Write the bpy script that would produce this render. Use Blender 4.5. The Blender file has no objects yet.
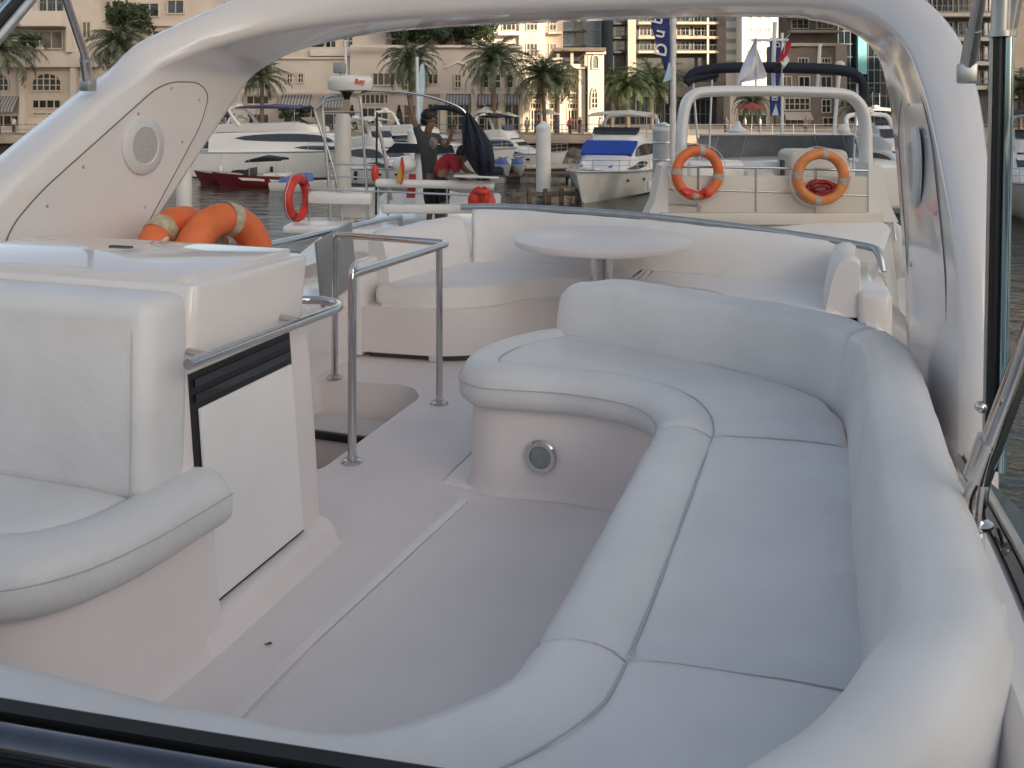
import bpy, bmesh, math, random
from mathutils import noise as mnoise
from mathutils import Vector, Matrix
R = math.radians
C = bpy.context.scene.collection
F, HY, EYE, YAW = 900.0, 110.0, 1.6, R(18.5)      # lens, horizon line, eye height above the deck, camera yaw
WATER, QUAY = -3.6, -0.82
cy_, sy_ = math.cos(YAW), math.sin(YAW)

# ---------------------------------------------------------------- helpers
def P(x, y, d):
    """a point seen in direction (x, y) at depth d metres, in world space"""
    l = (x - 512) / F * d
    return Vector((cy_ * l - sy_ * d, sy_ * l + cy_ * d, EYE - (y - HY) / F * d))

def cr(pts, n=6, closed=False):
    """Catmull-Rom resampling of points of any dimension"""
    pts = [tuple(p) for p in pts]; N = len(pts); out = []
    rng = range(N) if closed else range(N - 1)
    for i in rng:
        g = lambda k: pts[k % N] if closed else pts[max(0, min(N - 1, k))]
        p0, p1, p2, p3 = g(i - 1), g(i), g(i + 1), g(i + 2)
        for j in range(n):
            t = j / n
            out.append(tuple(0.5 * (2 * b + (c - a) * t + (2 * a - 5 * b + 4 * c - d) * t * t + (3 * b - a - 3 * c + d) * t ** 3)
                             for a, b, c, d in zip(p0, p1, p2, p3)))
    if not closed: out.append(pts[-1])
    return out

class MB:
    def __init__(s): s.bm = bmesh.new(); s.mi = 0
    def face(s, vs):
        try:
            f = s.bm.faces.new(vs); f.material_index = s.mi; return f
        except ValueError: return None
    def box(s, x0, x1, y0, y1, z0, z1, bev=0, seg=3, M=None):
        vs = [s.bm.verts.new((x, y, z)) for x in (x0, x1) for y in (y0, y1) for z in (z0, z1)]
        fs = [s.face([vs[i] for i in q]) for q in ((0,1,3,2),(4,6,7,5),(0,4,5,1),(2,3,7,6),(0,2,6,4),(1,5,7,3))]
        if M is not None:
            for v in vs: v.co = M @ v.co
        if bev:
            es = list({e for f in fs for e in f.edges})
            bmesh.ops.bevel(s.bm, geom=es, offset=bev, segments=seg, profile=0.5, affect='EDGES')
        return s
    def loft(s, secs, closed=True, caps=True, loop=False):
        rows = [[s.bm.verts.new(p) for p in sec] for sec in secs]
        n = len(rows[0]); m = len(rows)
        for i in range(m if loop else m - 1):
            a, b = rows[i], rows[(i + 1) % m]
            for j in range(n if closed else n - 1):
                k = (j + 1) % n
                s.face((a[j], a[k], b[k], b[j]))
        if caps and not loop:
            s.face(rows[0][::-1]); s.face(rows[-1])
        return s
    def tube(s, pts, r, seg=10, smooth=0, loop=False, caps=True):
        if smooth: pts = cr(pts, smooth, loop)
        pts = [Vector(p) for p in pts]; n = len(pts)
        rr = r if callable(r) else (lambda t: r)
        secs = []; up = None
        for i, p in enumerate(pts):
            a = pts[(i - 1) % n] if (loop or i > 0) else p
            b = pts[(i + 1) % n] if (loop or i < n - 1) else p
            t = (b - a).normalized()
            if up is None:
                up = Vector((0, 0, 1)) if abs(t.z) < .9 else Vector((1, 0, 0))
            x = t.cross(up)
            if x.length < 1e-6: x = t.orthogonal()
            x.normalize(); up = x.cross(t).normalized()
            q = rr(i / max(1, n - 1))
            secs.append([p + (x * math.cos(k * 2 * math.pi / seg) + up * math.sin(k * 2 * math.pi / seg)) * q for k in range(seg)])
        return s.loft(secs, True, caps, loop)
    def lathe(s, prof, seg=24, M=None, caps=True):
        secs = []
        for r, z in prof:
            row = [Vector((r * math.cos(k * 2 * math.pi / seg), r * math.sin(k * 2 * math.pi / seg), z)) for k in range(seg)]
            if M is not None: row = [M @ p for p in row]
            secs.append(row)
        return s.loft(secs, True, caps)
    def prism(s, poly, z0, z1, bev=0, seg=3, M=None, side_only=False):
        a = [s.bm.verts.new((p[0], p[1], z0)) for p in poly]; b = [s.bm.verts.new((p[0], p[1], z1)) for p in poly]
        n = len(poly); fs = []
        for i in range(n):
            j = (i + 1) % n; s.face((a[i], a[j], b[j], b[i]))
        lo, hi = s.face(a[::-1]), s.face(b)
        if M is not None:
            for v in a + b: v.co = M @ v.co
        if bev:
            es = list({e for f in (lo, hi) for e in f.edges})
            bmesh.ops.bevel(s.bm, geom=es, offset=bev, segments=seg, profile=0.5, affect='EDGES')
        return s
    def quad(s, *pts): s.face([s.bm.verts.new(p) for p in pts]); return s
    def sphere(s, c, rx, ry=None, rz=None, u=12, v=8):
        ry = ry or rx; rz = rz or rx
        M = Matrix.Translation(Vector(c)) @ Matrix.Diagonal((rx, ry, rz, 1))
        bmesh.ops.create_uvsphere(s.bm, u_segments=u, v_segments=v, radius=1, matrix=M)
        return s
    def soften(s, amp=.004, f=5.0):
        for v in s.bm.verts: v.co += Vector((mnoise.noise(v.co * f), mnoise.noise(v.co * f + Vector((9, 3, 1))), mnoise.noise(v.co * f + Vector((4, 7, 2))))) * amp
        return s
    def build(s, name, m, parent=None, smooth=35, label=None, recalc=True):
        if recalc: bmesh.ops.recalc_face_normals(s.bm, faces=s.bm.faces)
        me = bpy.data.meshes.new(name); s.bm.to_mesh(me); s.bm.free()
        for q in (m if isinstance(m, (list, tuple)) else [m]): me.materials.append(q)
        if smooth:
            for p in me.polygons: p.use_smooth = True
            me.set_sharp_from_angle(angle=R(smooth))
        o = bpy.data.objects.new(name, me); C.objects.link(o)
        if parent is not None: o.parent = parent
        if label: o['label'] = label
        return o

def tag(o, label=None, cat=None, group=None, kind=None):
    if label: o['label'] = label
    if cat: o['category'] = cat
    if group: o['group'] = group
    if kind: o['kind'] = kind
    return o
def empty(name, label, cat, loc=(0, 0, 0), rz=0, group=None):
    o = bpy.data.objects.new(name, None); C.objects.link(o); o.empty_display_size = .2
    o.location = loc; o.rotation_euler = (0, 0, rz)
    return tag(o, label, cat, group)
def structure(mb, name, m, **k): return tag(mb.build(name, m, **k), kind='structure')
def copy_tree(o, parent=None):
    c = o.copy(); C.objects.link(c)
    if parent is not None: c.parent = parent
    for ch in list(o.children): copy_tree(ch, c)
    return c

class Far:
    """a thing in the distance: an Empty whose local x runs across the view, y away from us, z up"""
    def __init__(s, name, label, cat, x, y, d, group=None, turn=0):
        s.d = d; s.x = x; p = P(x, y, d); s.z = p.z
        s.o = empty(name, label, cat, p, YAW + turn, group)
    def L(s, x, y, d=None):
        d = s.d if d is None else d
        return Vector(((x - 512) / F * d - (s.x - 512) / F * s.d, d - s.d, EYE - (y - HY) / F * d - s.z))
    def part(s, name, mb, m, parent=None, **k): return mb.build(name, m, parent or s.o, **k)

# ---------------------------------------------------------------- materials
MATS = {}
def mat(name, col, rough=.5, metal=0, var=.12, vscale=4, bump=0, bscale=60, coat=0, spec=.5, alpha=1, trans=0, detail=4):
    m = bpy.data.materials.new(name); m.use_nodes = True; MATS[name] = m
    nt = m.node_tree; b = nt.nodes['Principled BSDF']
    b.inputs['Roughness'].default_value = rough; b.inputs['Metallic'].default_value = metal
    b.inputs['Specular IOR Level'].default_value = spec
    b.inputs['Coat Weight'].default_value = coat; b.inputs['Coat Roughness'].default_value = .06
    b.inputs['Transmission Weight'].default_value = trans; b.inputs['Alpha'].default_value = alpha
    tc = nt.nodes.new('ShaderNodeTexCoord')
    n = nt.nodes.new('ShaderNodeTexNoise'); n.inputs['Scale'].default_value = vscale; n.inputs['Detail'].default_value = detail
    nt.links.new(tc.outputs['Object'], n.inputs['Vector'])
    r = nt.nodes.new('ShaderNodeValToRGB')
    r.color_ramp.elements[0].position = .3; r.color_ramp.elements[1].position = .7
    r.color_ramp.elements[0].color = [c * (1 - var) for c in col] + [1]
    r.color_ramp.elements[1].color = [min(1, c * (1 + var * .6)) for c in col] + [1]
    nt.links.new(n.outputs['Fac'], r.inputs['Fac']); nt.links.new(r.outputs['Color'], b.inputs['Base Color'])
    if bump:
        n2 = nt.nodes.new('ShaderNodeTexNoise'); n2.inputs['Scale'].default_value = bscale; n2.inputs['Detail'].default_value = 5
        nt.links.new(tc.outputs['Object'], n2.inputs['Vector'])
        bp = nt.nodes.new('ShaderNodeBump'); bp.inputs['Strength'].default_value = bump; bp.inputs['Distance'].default_value = .02
        nt.links.new(n2.outputs['Fac'], bp.inputs['Height']); nt.links.new(bp.outputs['Normal'], b.inputs['Normal'])
    return m
gel   = mat('gelcoat', (.75, .71, .69), .16, var=.035, vscale=1.3, coat=.5)
gloss = mat('gloss_lid', (.72, .69, .68), .04, var=.03, vscale=1.3, coat=1)
gelm  = mat('gelcoat_matt', (.76, .70, .685), .4, var=.05, vscale=2, bump=.03, bscale=30)
nons  = mat('nonskid', (.79, .735, .72), .55, var=.08, vscale=1.6, bump=.3, bscale=330, detail=9)
vinyl = mat('vinyl', (.685, .68, .68), .42, var=.08, vscale=3.2, bump=.38, bscale=6.5, detail=9)
vinyl2= mat('vinyl_fresh', (.78, .75, .73), .42, var=.05, vscale=2.2, bump=.1, bscale=8)
pipe_ = mat('piping', (.48, .48, .49), .6, var=.1, vscale=90)
steel = mat('stainless', (.62, .61, .60), .12, 1, var=.08, vscale=14)
chromd= mat('chrome_dark_reflection', (.13, .135, .16), .12, 1, var=.3, vscale=6)  # chrome darkened to stand for the dark surroundings it reflects
steeld= mat('stainless_dull', (.52, .52, .52), .36, 1, var=.12, vscale=14)
black = mat('black_rubber', (.012, .012, .013), .4, var=.2)
grille= mat('speaker_cloth', (.52, .5, .47), .7, var=.25, vscale=160, bump=.4, bscale=300)
panelm= mat('panel_white', (.79, .775, .765), .3, var=.03)
rim   = mat('rim_grey_white', (.63, .63, .63), .4, var=.04)
glassd= mat('tinted_glass', (.012, .014, .018), .04, var=.1, coat=.3)
lens  = mat('lamp_lens', (.20, .23, .23), .08, var=.12, vscale=30, coat=.8)
seamw = mat('deck_seam_white', (.78, .735, .725), .35, var=.06)
teak  = mat('teak', (.12, .095, .075), .6, var=.35, vscale=16)
orange= mat('ring_orange', (.72, .16, .045), .5, var=.16, vscale=7, bump=.12, bscale=35)
orangf= mat('ring_orange_faded', (.70, .24, .075), .55, var=.18, vscale=7, bump=.12, bscale=35)
tape  = mat('reflective_tape', (.5, .43, .3), .55, var=.3, vscale=30)
greyt = mat('grey_tape', (.42, .38, .34), .6, var=.3, vscale=30)
rope  = mat('rope_white', (.6, .57, .52), .8, var=.25, vscale=80)
redc  = mat('red_plastic', (.62, .045, .03), .45, var=.2, vscale=6)
redr  = mat('red_rope', (.35, .03, .035), .8, var=.4, vscale=60)
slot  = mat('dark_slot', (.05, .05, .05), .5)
greyp = mat('grey_panel', (.26, .27, .28), .35, var=.1)
seam  = mat('panel_gap', (.16, .145, .13), .8, var=.1)
steelb = mat('stainless_blue_reflection', (.42, .56, .64), .06, .9, var=.06)  # stainless with its light-blue reflection put into the colour
# ---------------------------------------------------------------- the flybridge deck (setting)
def fillet(poly, rad, n=6):
    out = []; N = len(poly)
    for i, p in enumerate(poly):
        p = Vector(p[:2]); a = Vector(poly[i - 1][:2]); b = Vector(poly[(i + 1) % N][:2])
        q = rad[i] if isinstance(rad, (list, tuple)) else rad
        if q <= 0: out.append(p); continue
        da, db = (a - p), (b - p); q = min(q, da.length * .49, db.length * .49)
        p0, p2 = p + da.normalized() * q, p + db.normalized() * q
        for k in range(n + 1):
            t = k / n; out.append(p0 * (1 - t) ** 2 + p * 2 * t * (1 - t) + p2 * t * t)
    return [tuple(v) for v in out]
def sheet(outer, hole, z, mb=None):
    mb = mb or MB(); bm = mb.bm; es = []
    for loop in (outer, hole):
        if not loop: continue
        vs = [bm.verts.new((p[0], p[1], z)) for p in loop]
        es += [bm.edges.new((vs[i], vs[(i + 1) % len(vs)])) for i in range(len(vs))]
    bmesh.ops.triangle_fill(bm, edges=es, use_beauty=True)
    for f in bm.faces:
        if f.normal.z < 0: f.normal_flip()
    return mb
hole = fillet([(-2.08, 3.5), (-2.08, 4.6), (-2.2, 4.78), (-2.82, 4.72), (-2.82, 3.5)], [.1, .06, .12, .06, .06])
deck_out = [(-2.95, .7), (.35, .7), (.35, 6.6), (-2.95, 6.6)]
structure(sheet(deck_out, hole, -.004), 'deck_floor', gelm, recalc=False, smooth=0)
mb = MB()
sheet([(-2.9, 1.2), (-1.47, 1.2), (-1.445, 2.4), (-1.375, 3.42), (-1.52, 3.62), (-1.5, 5.9), (-2.06, 5.9), (-2.04, 3.42), (-2.9, 3.42)], None, 0, mb)
sheet(fillet([(-1.43, 1.2), (-.3, 1.2), (-.3, 3.6), (-1.335, 3.44), (-1.41, 2.4)], [.02, .02, .02, .04, 0], 4), None, .0005, mb)
structure(mb, 'deck_nonskid', nons, recalc=False, smooth=0)
mb = MB(); mb.loft([[(-1.475, 1.3, -.004), (-1.475, 1.3, .004), (-1.44, 1.3, .004), (-1.44, 1.3, -.004)], [(-1.452, 2.35, -.004), (-1.452, 2.35, .004), (-1.42, 2.35, .004), (-1.42, 2.35, -.004)], [(-1.372, 3.43, -.004), (-1.372, 3.43, .004), (-1.337, 3.43, .004), (-1.337, 3.43, -.004)]]); mb.loft([[(-1.5, 3.55, -.004), (-1.5, 3.55, .004), (-1.5, 3.585, .004), (-1.5, 3.585, -.004)], [(-1.3, 3.53, -.004), (-1.3, 3.53, .004), (-1.3, 3.565, .004), (-1.3, 3.565, -.004)]])
structure(mb, 'deck_seam', seamw, smooth=0)
# stairwell below the deck opening
mb = MB()
lo = [(x, y) for x, y in hole]
mb.loft([[(x, y, -.004) for x, y in lo], [(x, y, -1.2) for x, y in lo]], True, False)
structure(mb, 'stairwell', gelm)
st = empty('companionway_stair', 'white companionway steps with slatted top tread going down below the deck', 'stairs', (-2.45, 4.4, -1.2))
mb = MB().box(-.36, .36, .06, .31, 0, .99); mb.build('riser', gelm, st)
mb = MB()
for k in range(14): mb.box(-.35, .35, .075 + k * .0165, .084 + k * .0165, .99, 1.0)
mb.build('slatted_tread', rim, st)
MB().box(-.36, .36, .03, .06, .955, 1.0, .008).build('nosing', black, st)
MB().box(-.36, .36, -.55, .03, .5, .74).build('tread', teak, st)

# ---------------------------------------------------------------- our yacht: hull and moulded coaming
yacht = empty('motor_yacht', 'white yacht we look across, its moulded coaming framing the seating deck', 'yacht', (-1.5, 3.5, WATER))
W = -WATER
def yl(p): return (p[0] + 1.5, p[1] - 3.5, p[2] + W)
mb = MB()
secs = []
for v, hw in ((-6, .3), (-4, 1.5), (-1, 2.2), (3, 2.35), (7, 2.35), (9.2, 2.25)):
    secs.append([yl((-1.5 + hw * a, v, z)) for a, z in ((-.75, -3.9), (-1, -2.6), (-1.02, -1.6), (1.02, -1.6), (1, -2.6), (.75, -3.9))])
mb.loft(secs); mb.build('hull', gel, yacht)
mb = MB()
mb.box(*[a + b for a, b in zip((-3.35, .35), (1.5, 1.5))], -2.2, 3.2, 2.0, W - .62, .05)
mb.build('deckhouse', gel, yacht)
# coaming left: low ledge; right: high ledge beside the settee falling to the arch foot
mb = MB()
mb.box(-3.62 + 1.5, -2.84 + 1.5, 2.0 - 3.5, 6.6 - 3.5, -.6 + W, .44 + W, .04)
mb.build('side_ledge', gel, yacht)
mb = MB(); secs = []
for v, zt in ((.6, .74), (1.2, .745), (1.9, .75), (2.5, .70), (3.0, .6), (3.6, .5), (5.2, .42), (6.0, .44), (6.9, .44)):
    secs.append([yl((.24, v, -.6)), yl((.24, v, zt - .07)), yl((.26, v, zt - .02)), yl((.28, v, zt)), yl((.33, v, zt)), yl((.345, v, zt - .012)), yl((.62, v, zt - .3)), yl((.66, v, -.6))])
secs = cr([sum([list(p) for p in s], []) for s in secs], 5)
mb.loft([[tuple(s[i:i + 3]) for i in range(0, len(s), 3)] for s in secs])
mb.build('side_coaming', gel, yacht)
mb = MB(); secs = []
for u, v in ((-3.4, .62), (-2.4, .66), (-1.3, .78), (-.6, .84), (.25, .92)):
    secs.append([yl((u, v + .02, .3)), yl((u, v - .06, .79)), yl((u, v - .36, .55)), yl((u, v - .9, .3))])
secs = cr([sum([list(p) for p in s], []) for s in secs], 6)
mb.loft([[tuple(s[i:i + 3]) for i in range(0, len(s), 3)] for s in secs])
mb.build('front_moulding', gel, yacht)
mb = MB().box(-3.4 + 1.5, .4 + 1.5, 6.62 - 3.5, 6.95 - 3.5, -.6 + W, .42 + W, .03); mb.build('stern_ledge', gel, yacht)
# windscreen: black rubber rail over a polished bar and dark glass
ws = empty('windscreen', 'low tinted windscreen with black rubber rail and polished bar in front of us', 'windscreen', (-.6, .84, .3))
line = cr([(-3.4, .62), (-2.4, .68), (-1.3, .80), (-.6, .875), (.05, .955), (.33, 1.0)], 8)
wl = lambda u, v, z: (u + .6, v - .84, z - .3)
mb = MB(); mb.loft([[wl(u, v - .012, .862), wl(u, v + .012, .862), wl(u, v + .014, .877), wl(u, v + .002, .885), wl(u, v - .012, .88)] for u, v in line]); mb.build('rubber_rail', black, ws)
MB().tube([wl(u, v - .034, .862) for u, v in line], .02, 12).build('polished_bar', chromd, ws)
mb = MB(); mb.loft([[wl(u, v - .03, .85), wl(u, v - .02, .857), wl(u, v - .33, .66), wl(u, v - .345, .655)] for u, v in line]); mb.build('glass_pane', glassd, ws)
side = cr([(.345, 1.0), (.345, 1.4), (.345, 1.85), (.35, 2.6)], 6)
zt = lambda v: .755 if v < 1.9 else .755 - .09 * (v - 1.9)
mb = MB(); mb.loft([[wl(u + .0, v, zt(v) - .005), wl(u + .012, v, zt(v) + .012), wl(u + .3, v, zt(v) - .25), wl(u + .29, v, zt(v) - .27)] for u, v in side]); mb.build('side_glass', glassd, ws)
MB().tube([wl(u + .03, v, zt(v) + .008) for u, v in side], .011, 8).build('side_bar', steeld, ws)

# ---------------------------------------------------------------- settee
def normal_out(pts, i):
    a = Vector(pts[max(0, i - 1)]); b = Vector(pts[min(len(pts) - 1, i + 1)]); t = (b - a).normalized()
    return Vector((t.y, -t.x)) if True else t
CP = [(.07, .355), (.025, .362), (.0, .385), (-.008, .42), (-.006, .452), (.004, .484), (.03, .512), (.075, .527), (.125, .525), (.165, .514), (.19, .499), (.198, .494), (.206, .499), (.235, .507), (.3, .511)]
def cushion(EB, name, parent, m=vinyl, n=8, z0=0.0, pipe=True, bol=1.0, capin=.012):
    st = cr([e + b for e, b in EB], n); secs = []; pp = []; ss = []; low = []
    for k, q in enumerate(st):
        e, b = Vector(q[:2]), Vector(q[2:]); d = b - e; L = d.length; d.normalize(); s = min(1, L / .4) * bol
        sec = [(e + d * (o * s)).to_tuple() + (z + z0,) for o, z in CP]
        for f, z in ((.1, .512), (.2, .513), (.3, .513), (.4, .513), (.5, .513), (.6, .513), (.7, .512), (.8, .51), (.9, .507), (1, .502)):
            o = .3 * s + (L - .3 * s) * f; sec.append((e + d * o).to_tuple() + (z + z0,))
        sec.append(b.to_tuple() + (.37 + z0,))
        edge = min(k, len(st) - 1 - k)
        if edge == 0:       # pinched end where two cushions meet
            sec = [(x, y, z - (.012 if z > .48 + z0 else 0)) for x, y, z in sec]
        secs.append(sec)
        pp.append((e + d * (-.0085 * s)).to_tuple() + (.456 + z0,)); ss.append((e + d * (.198 * s)).to_tuple() + (.4975 + z0,))
    o = MB().loft(secs).soften(.0045, 4).soften(.0022, 11).build(name, m, parent, smooth=50)
    if pipe:
        MB().tube(pp, .002, 6).build('piping', pipe_, o)
        MB().tube(ss, .0022, 6).build('seam', pipe_, o)
    return o
settee = empty('curved_settee', 'large U-shaped settee with light grey vinyl cushions on a white moulded base', 'settee', (0, 0, 0))
lobe = [((-1.235, 4.29), (-1.0, 4.23)), ((-1.37, 4.14), (-1.0, 4.22)), ((-1.445, 3.93), (-1.0, 4.2)), ((-1.465, 3.74), (-1.0, 4.18)), ((-1.425, 3.57), (-.98, 4.18)),
        ((-1.3, 3.485), (-.96, 4.17)), ((-1.1, 3.5), (-.88, 4.15)), ((-.92, 3.515), (-.76, 4.11)), ((-.70, 3.47), (-.5, 3.985)), ((-.585, 3.37), (-.2, 3.83)), ((-.53, 3.24), (.03, 3.58)), ((-.518, 3.10), (.1, 3.16))]
bench = [((-.518, 3.09), (.125, 3.14)), ((-.528, 2.7), (.135, 2.72)), ((-.535, 2.2), (.13, 2.25)), ((-.548, 1.79), (.125, 1.83))]
front = [((-.549, 1.78), (.12, 1.815)), ((-.57, 1.65), (.09, 1.6)), ((-.645, 1.53), (-.0, 1.36)), ((-.75, 1.44), (-.15, 1.1)), ((-.88, 1.40), (-.52, 1.0)), ((-1.1, 1.395), (-.9, .98)), ((-1.35, 1.39), (-1.3, .93)), ((-1.62, 1.38), (-1.6, .88)), ((-1.95, 1.38), (-1.95, .84)), ((-2.6, 1.34), (-2.6, .8))]
cushion(lobe, 'seat_cushion', settee); cushion(bench, 'seat_cushion', settee); cushion(front, 'seat_cushion', settee)
# base under the cushions
allst = cr([e + b for e, b in lobe + bench[1:] + front[1:]], 6); secs = []
for q in allst:
    e, b = Vector(q[:2]), Vector(q[2:]); d = (b - e); L = d.length; d.normalize()
    secs.append([(e + d * o).to_tuple() + (z,) for o, z in ((.035, -.003), (.045, .008), (.052, .03), (.058, .07), (.065, .372), (L, .37), (L, -.003))])
base = MB().loft(secs).build('base', gelm, settee, smooth=50)
# backrests
BP = [(.0, .47), (.006, .55), (.02, .64), (.037, .72), (.046, .757), (.056, .776), (.072, .788), (.1, .797), (.14, .803), (.178, .797), (.206, .777), (.22, .73), (.225, .47)]
def backrest(pts, name, parent, m=vinyl, n=8, zs=lambda t: 1.0, prof=BP, ws_=lambda t: 1.0):
    st = cr(pts, n); N = len(st); secs = []
    for i, q in enumerate(st):
        a = Vector(st[max(0, i - 1)]); b = Vector(st[min(N - 1, i + 1)]); t = (b - a).normalized(); nn = Vector((t.y, -t.x))
        t01 = i / (N - 1); k = zs(t01); e = min(i, N - 1 - i)
        sh = .93 if e == 0 else (.985 if e == 1 else 1)
        cx = .11
        secs.append([(Vector(q) + nn * (cx + (o - cx) * sh) * ws_(t01)).to_tuple() + (.47 + (z - .47) * k * sh,) for o, z in prof])
    return MB().loft(secs).soften(.008, 5.5).soften(.003, 12).build(name, m, parent, smooth=50)
farback = [(.075, 3.54), (.0, 3.68), (-.126, 3.79), (-.38, 3.93), (-.65, 4.04), (-.95, 4.16), (-1.2, 4.25)]
fb = backrest(farback, 'backrest', settee, zs=lambda t: .94 if t < .85 else .94 - (t - .85) / .15 * .18)
sb = [(-.25, 1.02), (-.16, 1.085), (-.07, 1.2), (.01, 1.377), (.065, 1.54), (.083, 1.72), (.088, 2.0), (.093, 2.3), (.1, 2.8), (.105, 3.2), (.1, 3.42), (.072, 3.55)]
backrest(sb, 'backrest', settee, ws_=lambda t: .72 + .28 * min(1, t / .4), zs=lambda t: 1.1 - .4 * max(0, (.12 - t) / .12) ** 2 if t < .75 else 1.1 - .14 * (t - .75) / .25)
# courtesy light in the base
cl = empty('x', '', '')
bpy.data.objects.remove(cl)
Mc = Matrix.Translation((-1.06, 3.545, .178)) @ Matrix.Rotation(R(90), 4, 'X')
lo_ = MB().lathe([(.03, -.01), (.066, -.002), (.069, .012), (.062, .02), (.046, .018), (.044, .012)], 28, Mc, caps=False).build('courtesy_light', steel, settee)
MB().lathe([(.0005, .013), (.03, .0155), (.045, .011)], 24, Mc, caps=False).build('lens', lens, lo_)

# ---------------------------------------------------------------- helm seat and wet bar on the left
hs = empty('helm_bench', 'grey vinyl bench with tall upright backrest standing in front of the white bar', 'bench', (-2.1, 1.9, 0))
hl = lambda p: (p[0] + 2.1 - .085, p[1] - 1.9)
hE = [((-1.565, 2.285), (-2.0, 2.27)), ((-1.57, 2.15), (-2.03, 2.25)), ((-1.59, 1.95), (-2.05, 2.22)), ((-1.645, 1.77), (-2.1, 2.2)), ((-1.77, 1.64), (-2.14, 2.2)), ((-2.0, 1.585), (-2.25, 2.2)), ((-2.35, 1.56), (-2.4, 2.2)), ((-2.85, 1.55), (-2.85, 2.2))]
cushion([(hl(e), hl(b)) for e, b in hE], 'seat_cushion', hs)
st_ = cr([hl(e) + hl(b) for e, b in hE], 6); secs = []
for q in st_:
    e, b = Vector(q[:2]), Vector(q[2:]); d = (b - e); L = d.length; d.normalize()
    secs.append([(e + d * o).to_tuple() + (z,) for o, z in ((.0, -.003), (.015, .01), (.03, .04), (.05, .2), (.06, .37), (L, .37), (L, -.003))])
MB().loft(secs).build('base', gelm, hs, smooth=50)
mb = MB().box(-.9, .33, .155, .36, .485, 1.055, .055, 5)
for v in mb.bm.verts: v.co.y += (v.co.z - .485) * .04; v.co.x -= max(0, v.co.z - .485) * .02
b_ = mb.build('backrest', vinyl, hs, smooth=60)
MB().tube([(.28, .156, .52), (.278, .163, .75), (.27, .176, .97), (.255, .205, 1.035)], .002, 6, 4).build('seam', pipe_, b_)

bar = empty('wet_bar', 'white moulded bar unit with hinged glossy lid and a fridge in its side', 'bar unit', (-2.3, 2.6, 0))
bl = lambda u, v, z: Vector((u + 2.3, v - 2.6, z))
mb = MB()
def slab(z, u1, v0=2.2, v1=2.97, u0=-2.98): return [bl(*p, z) for p in fillet([(u0, v0), (u1, v0), (u1, v1), (u0, v1)], .035, 4)]
mb.loft([slab(-.003, -1.65, 2.2, 2.985), slab(.015, -1.665, 2.2, 2.975), slab(.055, -1.68, 2.2, 2.972), slab(.07, -1.69, 2.2, 2.97), slab(.08, -1.705, 2.2, 2.97), slab(.086, -1.74), slab(.45, -1.765), slab(.86, -1.80)])
mb.build('cabinet', gelm, bar, smooth=40)
mb = MB(); mb.loft([slab(.835, -1.79, 2.26, 2.9), slab(.845, -1.775, 2.25, 2.9), slab(1.055, -1.755, 2.25, 2.9), slab(1.07, -1.762, 2.255, 2.893), slab(1.075, -1.775, 2.265, 2.88)]); mb.build('counter', gel, bar, smooth=40)
mb = MB(); mb.loft([slab(1.074, -1.80, 2.28, 2.865, -2.94), slab(1.09, -1.80, 2.28, 2.865, -2.94), slab(1.096, -1.807, 2.287, 2.858, -2.935)]); ld = mb.build('lid', gloss, bar, smooth=40)
MB().box(*(-2.47 + 2.3, -2.37 + 2.3), 2.68 - 2.6, 2.70 - 2.6, 1.094, 1.1, .004).build('finger_latch', slot, ld)
# fridge face: leans with the cabinet side
def fr(v, z, o=0): u = -1.735 - (z - .086) * .084; return bl(u + o, v, z)
def plate(mb, v0, v1, z0, z1, o0, o1):
    mb.loft([[fr(v0, z0, o), fr(v1, z0, o), fr(v1, z1, o), fr(v0, z1, o)] for o in (o0, o1)])
mb = MB(); plate(mb, 2.27, 2.82, .092, .80, -.03, .006); frg = mb.build('fridge', black, bar, smooth=0)
mb = MB(); plate(mb, 2.297, 2.808, .104, .69, .006, .016); bmesh.ops.bevel(mb.bm, geom=list(mb.bm.edges), offset=.003, segments=2, affect='EDGES'); mb.build('door', panelm, frg)
mb = MB()
for k in range(2): plate(mb, 2.285, 2.802, .712 + k * .046, .736 + k * .046, .006, .014)
mb.build('grille', glassd, frg, smooth=0)
# tube rail along the bar
mb = MB().tube([bl(-1.69, 2.14, .875), bl(-1.69, 2.5, .868), bl(-1.69, 2.9, .858), bl(-1.70, 3.02, .856), bl(-1.76, 3.08, .856), bl(-1.86, 3.09, .858), bl(-1.95, 3.0, .86), bl(-1.97, 2.94, .86)], .0165, 14, 6)
gr = mb.build('grab_rail', steel, bar, smooth=60)
for v in (2.24, 2.72): MB().tube([bl(-1.82, v + .03, .875), bl(-1.69, v, .87)], .012, 10).build('bracket', steel, gr)

# ---------------------------------------------------------------- stair guard rail
gd = empty('stair_rail', 'polished tube rail standing on flanged feet around the companionway', 'handrail', (-2.0, 4.0, 0))
g = lambda u, v, z: (u + 2.0, v - 4.0, z)
mb = MB().tube([g(-1.985, 3.645, .0), g(-1.985, 3.645, .82), g(-1.983, 3.65, .848), g(-1.975, 3.68, .856), g(-1.95, 4.1, .856), g(-1.93, 4.52, .856), g(-1.93, 4.6, .856), g(-1.955, 4.65, .856), g(-2.02, 4.67, .856), g(-2.62, 4.75, .856), g(-2.68, 4.755, .852), g(-2.70, 4.757, .83), g(-2.705, 4.76, .7), g(-2.71, 4.76, 0)], .0195, 16, 5)
mb.build('tube', steel, gd, smooth=60)
MB().tube([g(-1.93, 4.52, .856), g(-1.93, 4.52, 0)], .0185, 16).build('post', steel, gd)
for u, v in ((-1.985, 3.645), (-1.93, 4.52), (-2.71, 4.76)):
    MB().lathe([(.05, 0), (.05, .006), (.042, .013), (.024, .016), (.022, .028)], 24, Matrix.Translation(g(u, v, 0))).build('foot_flange', steel, gd)
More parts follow.
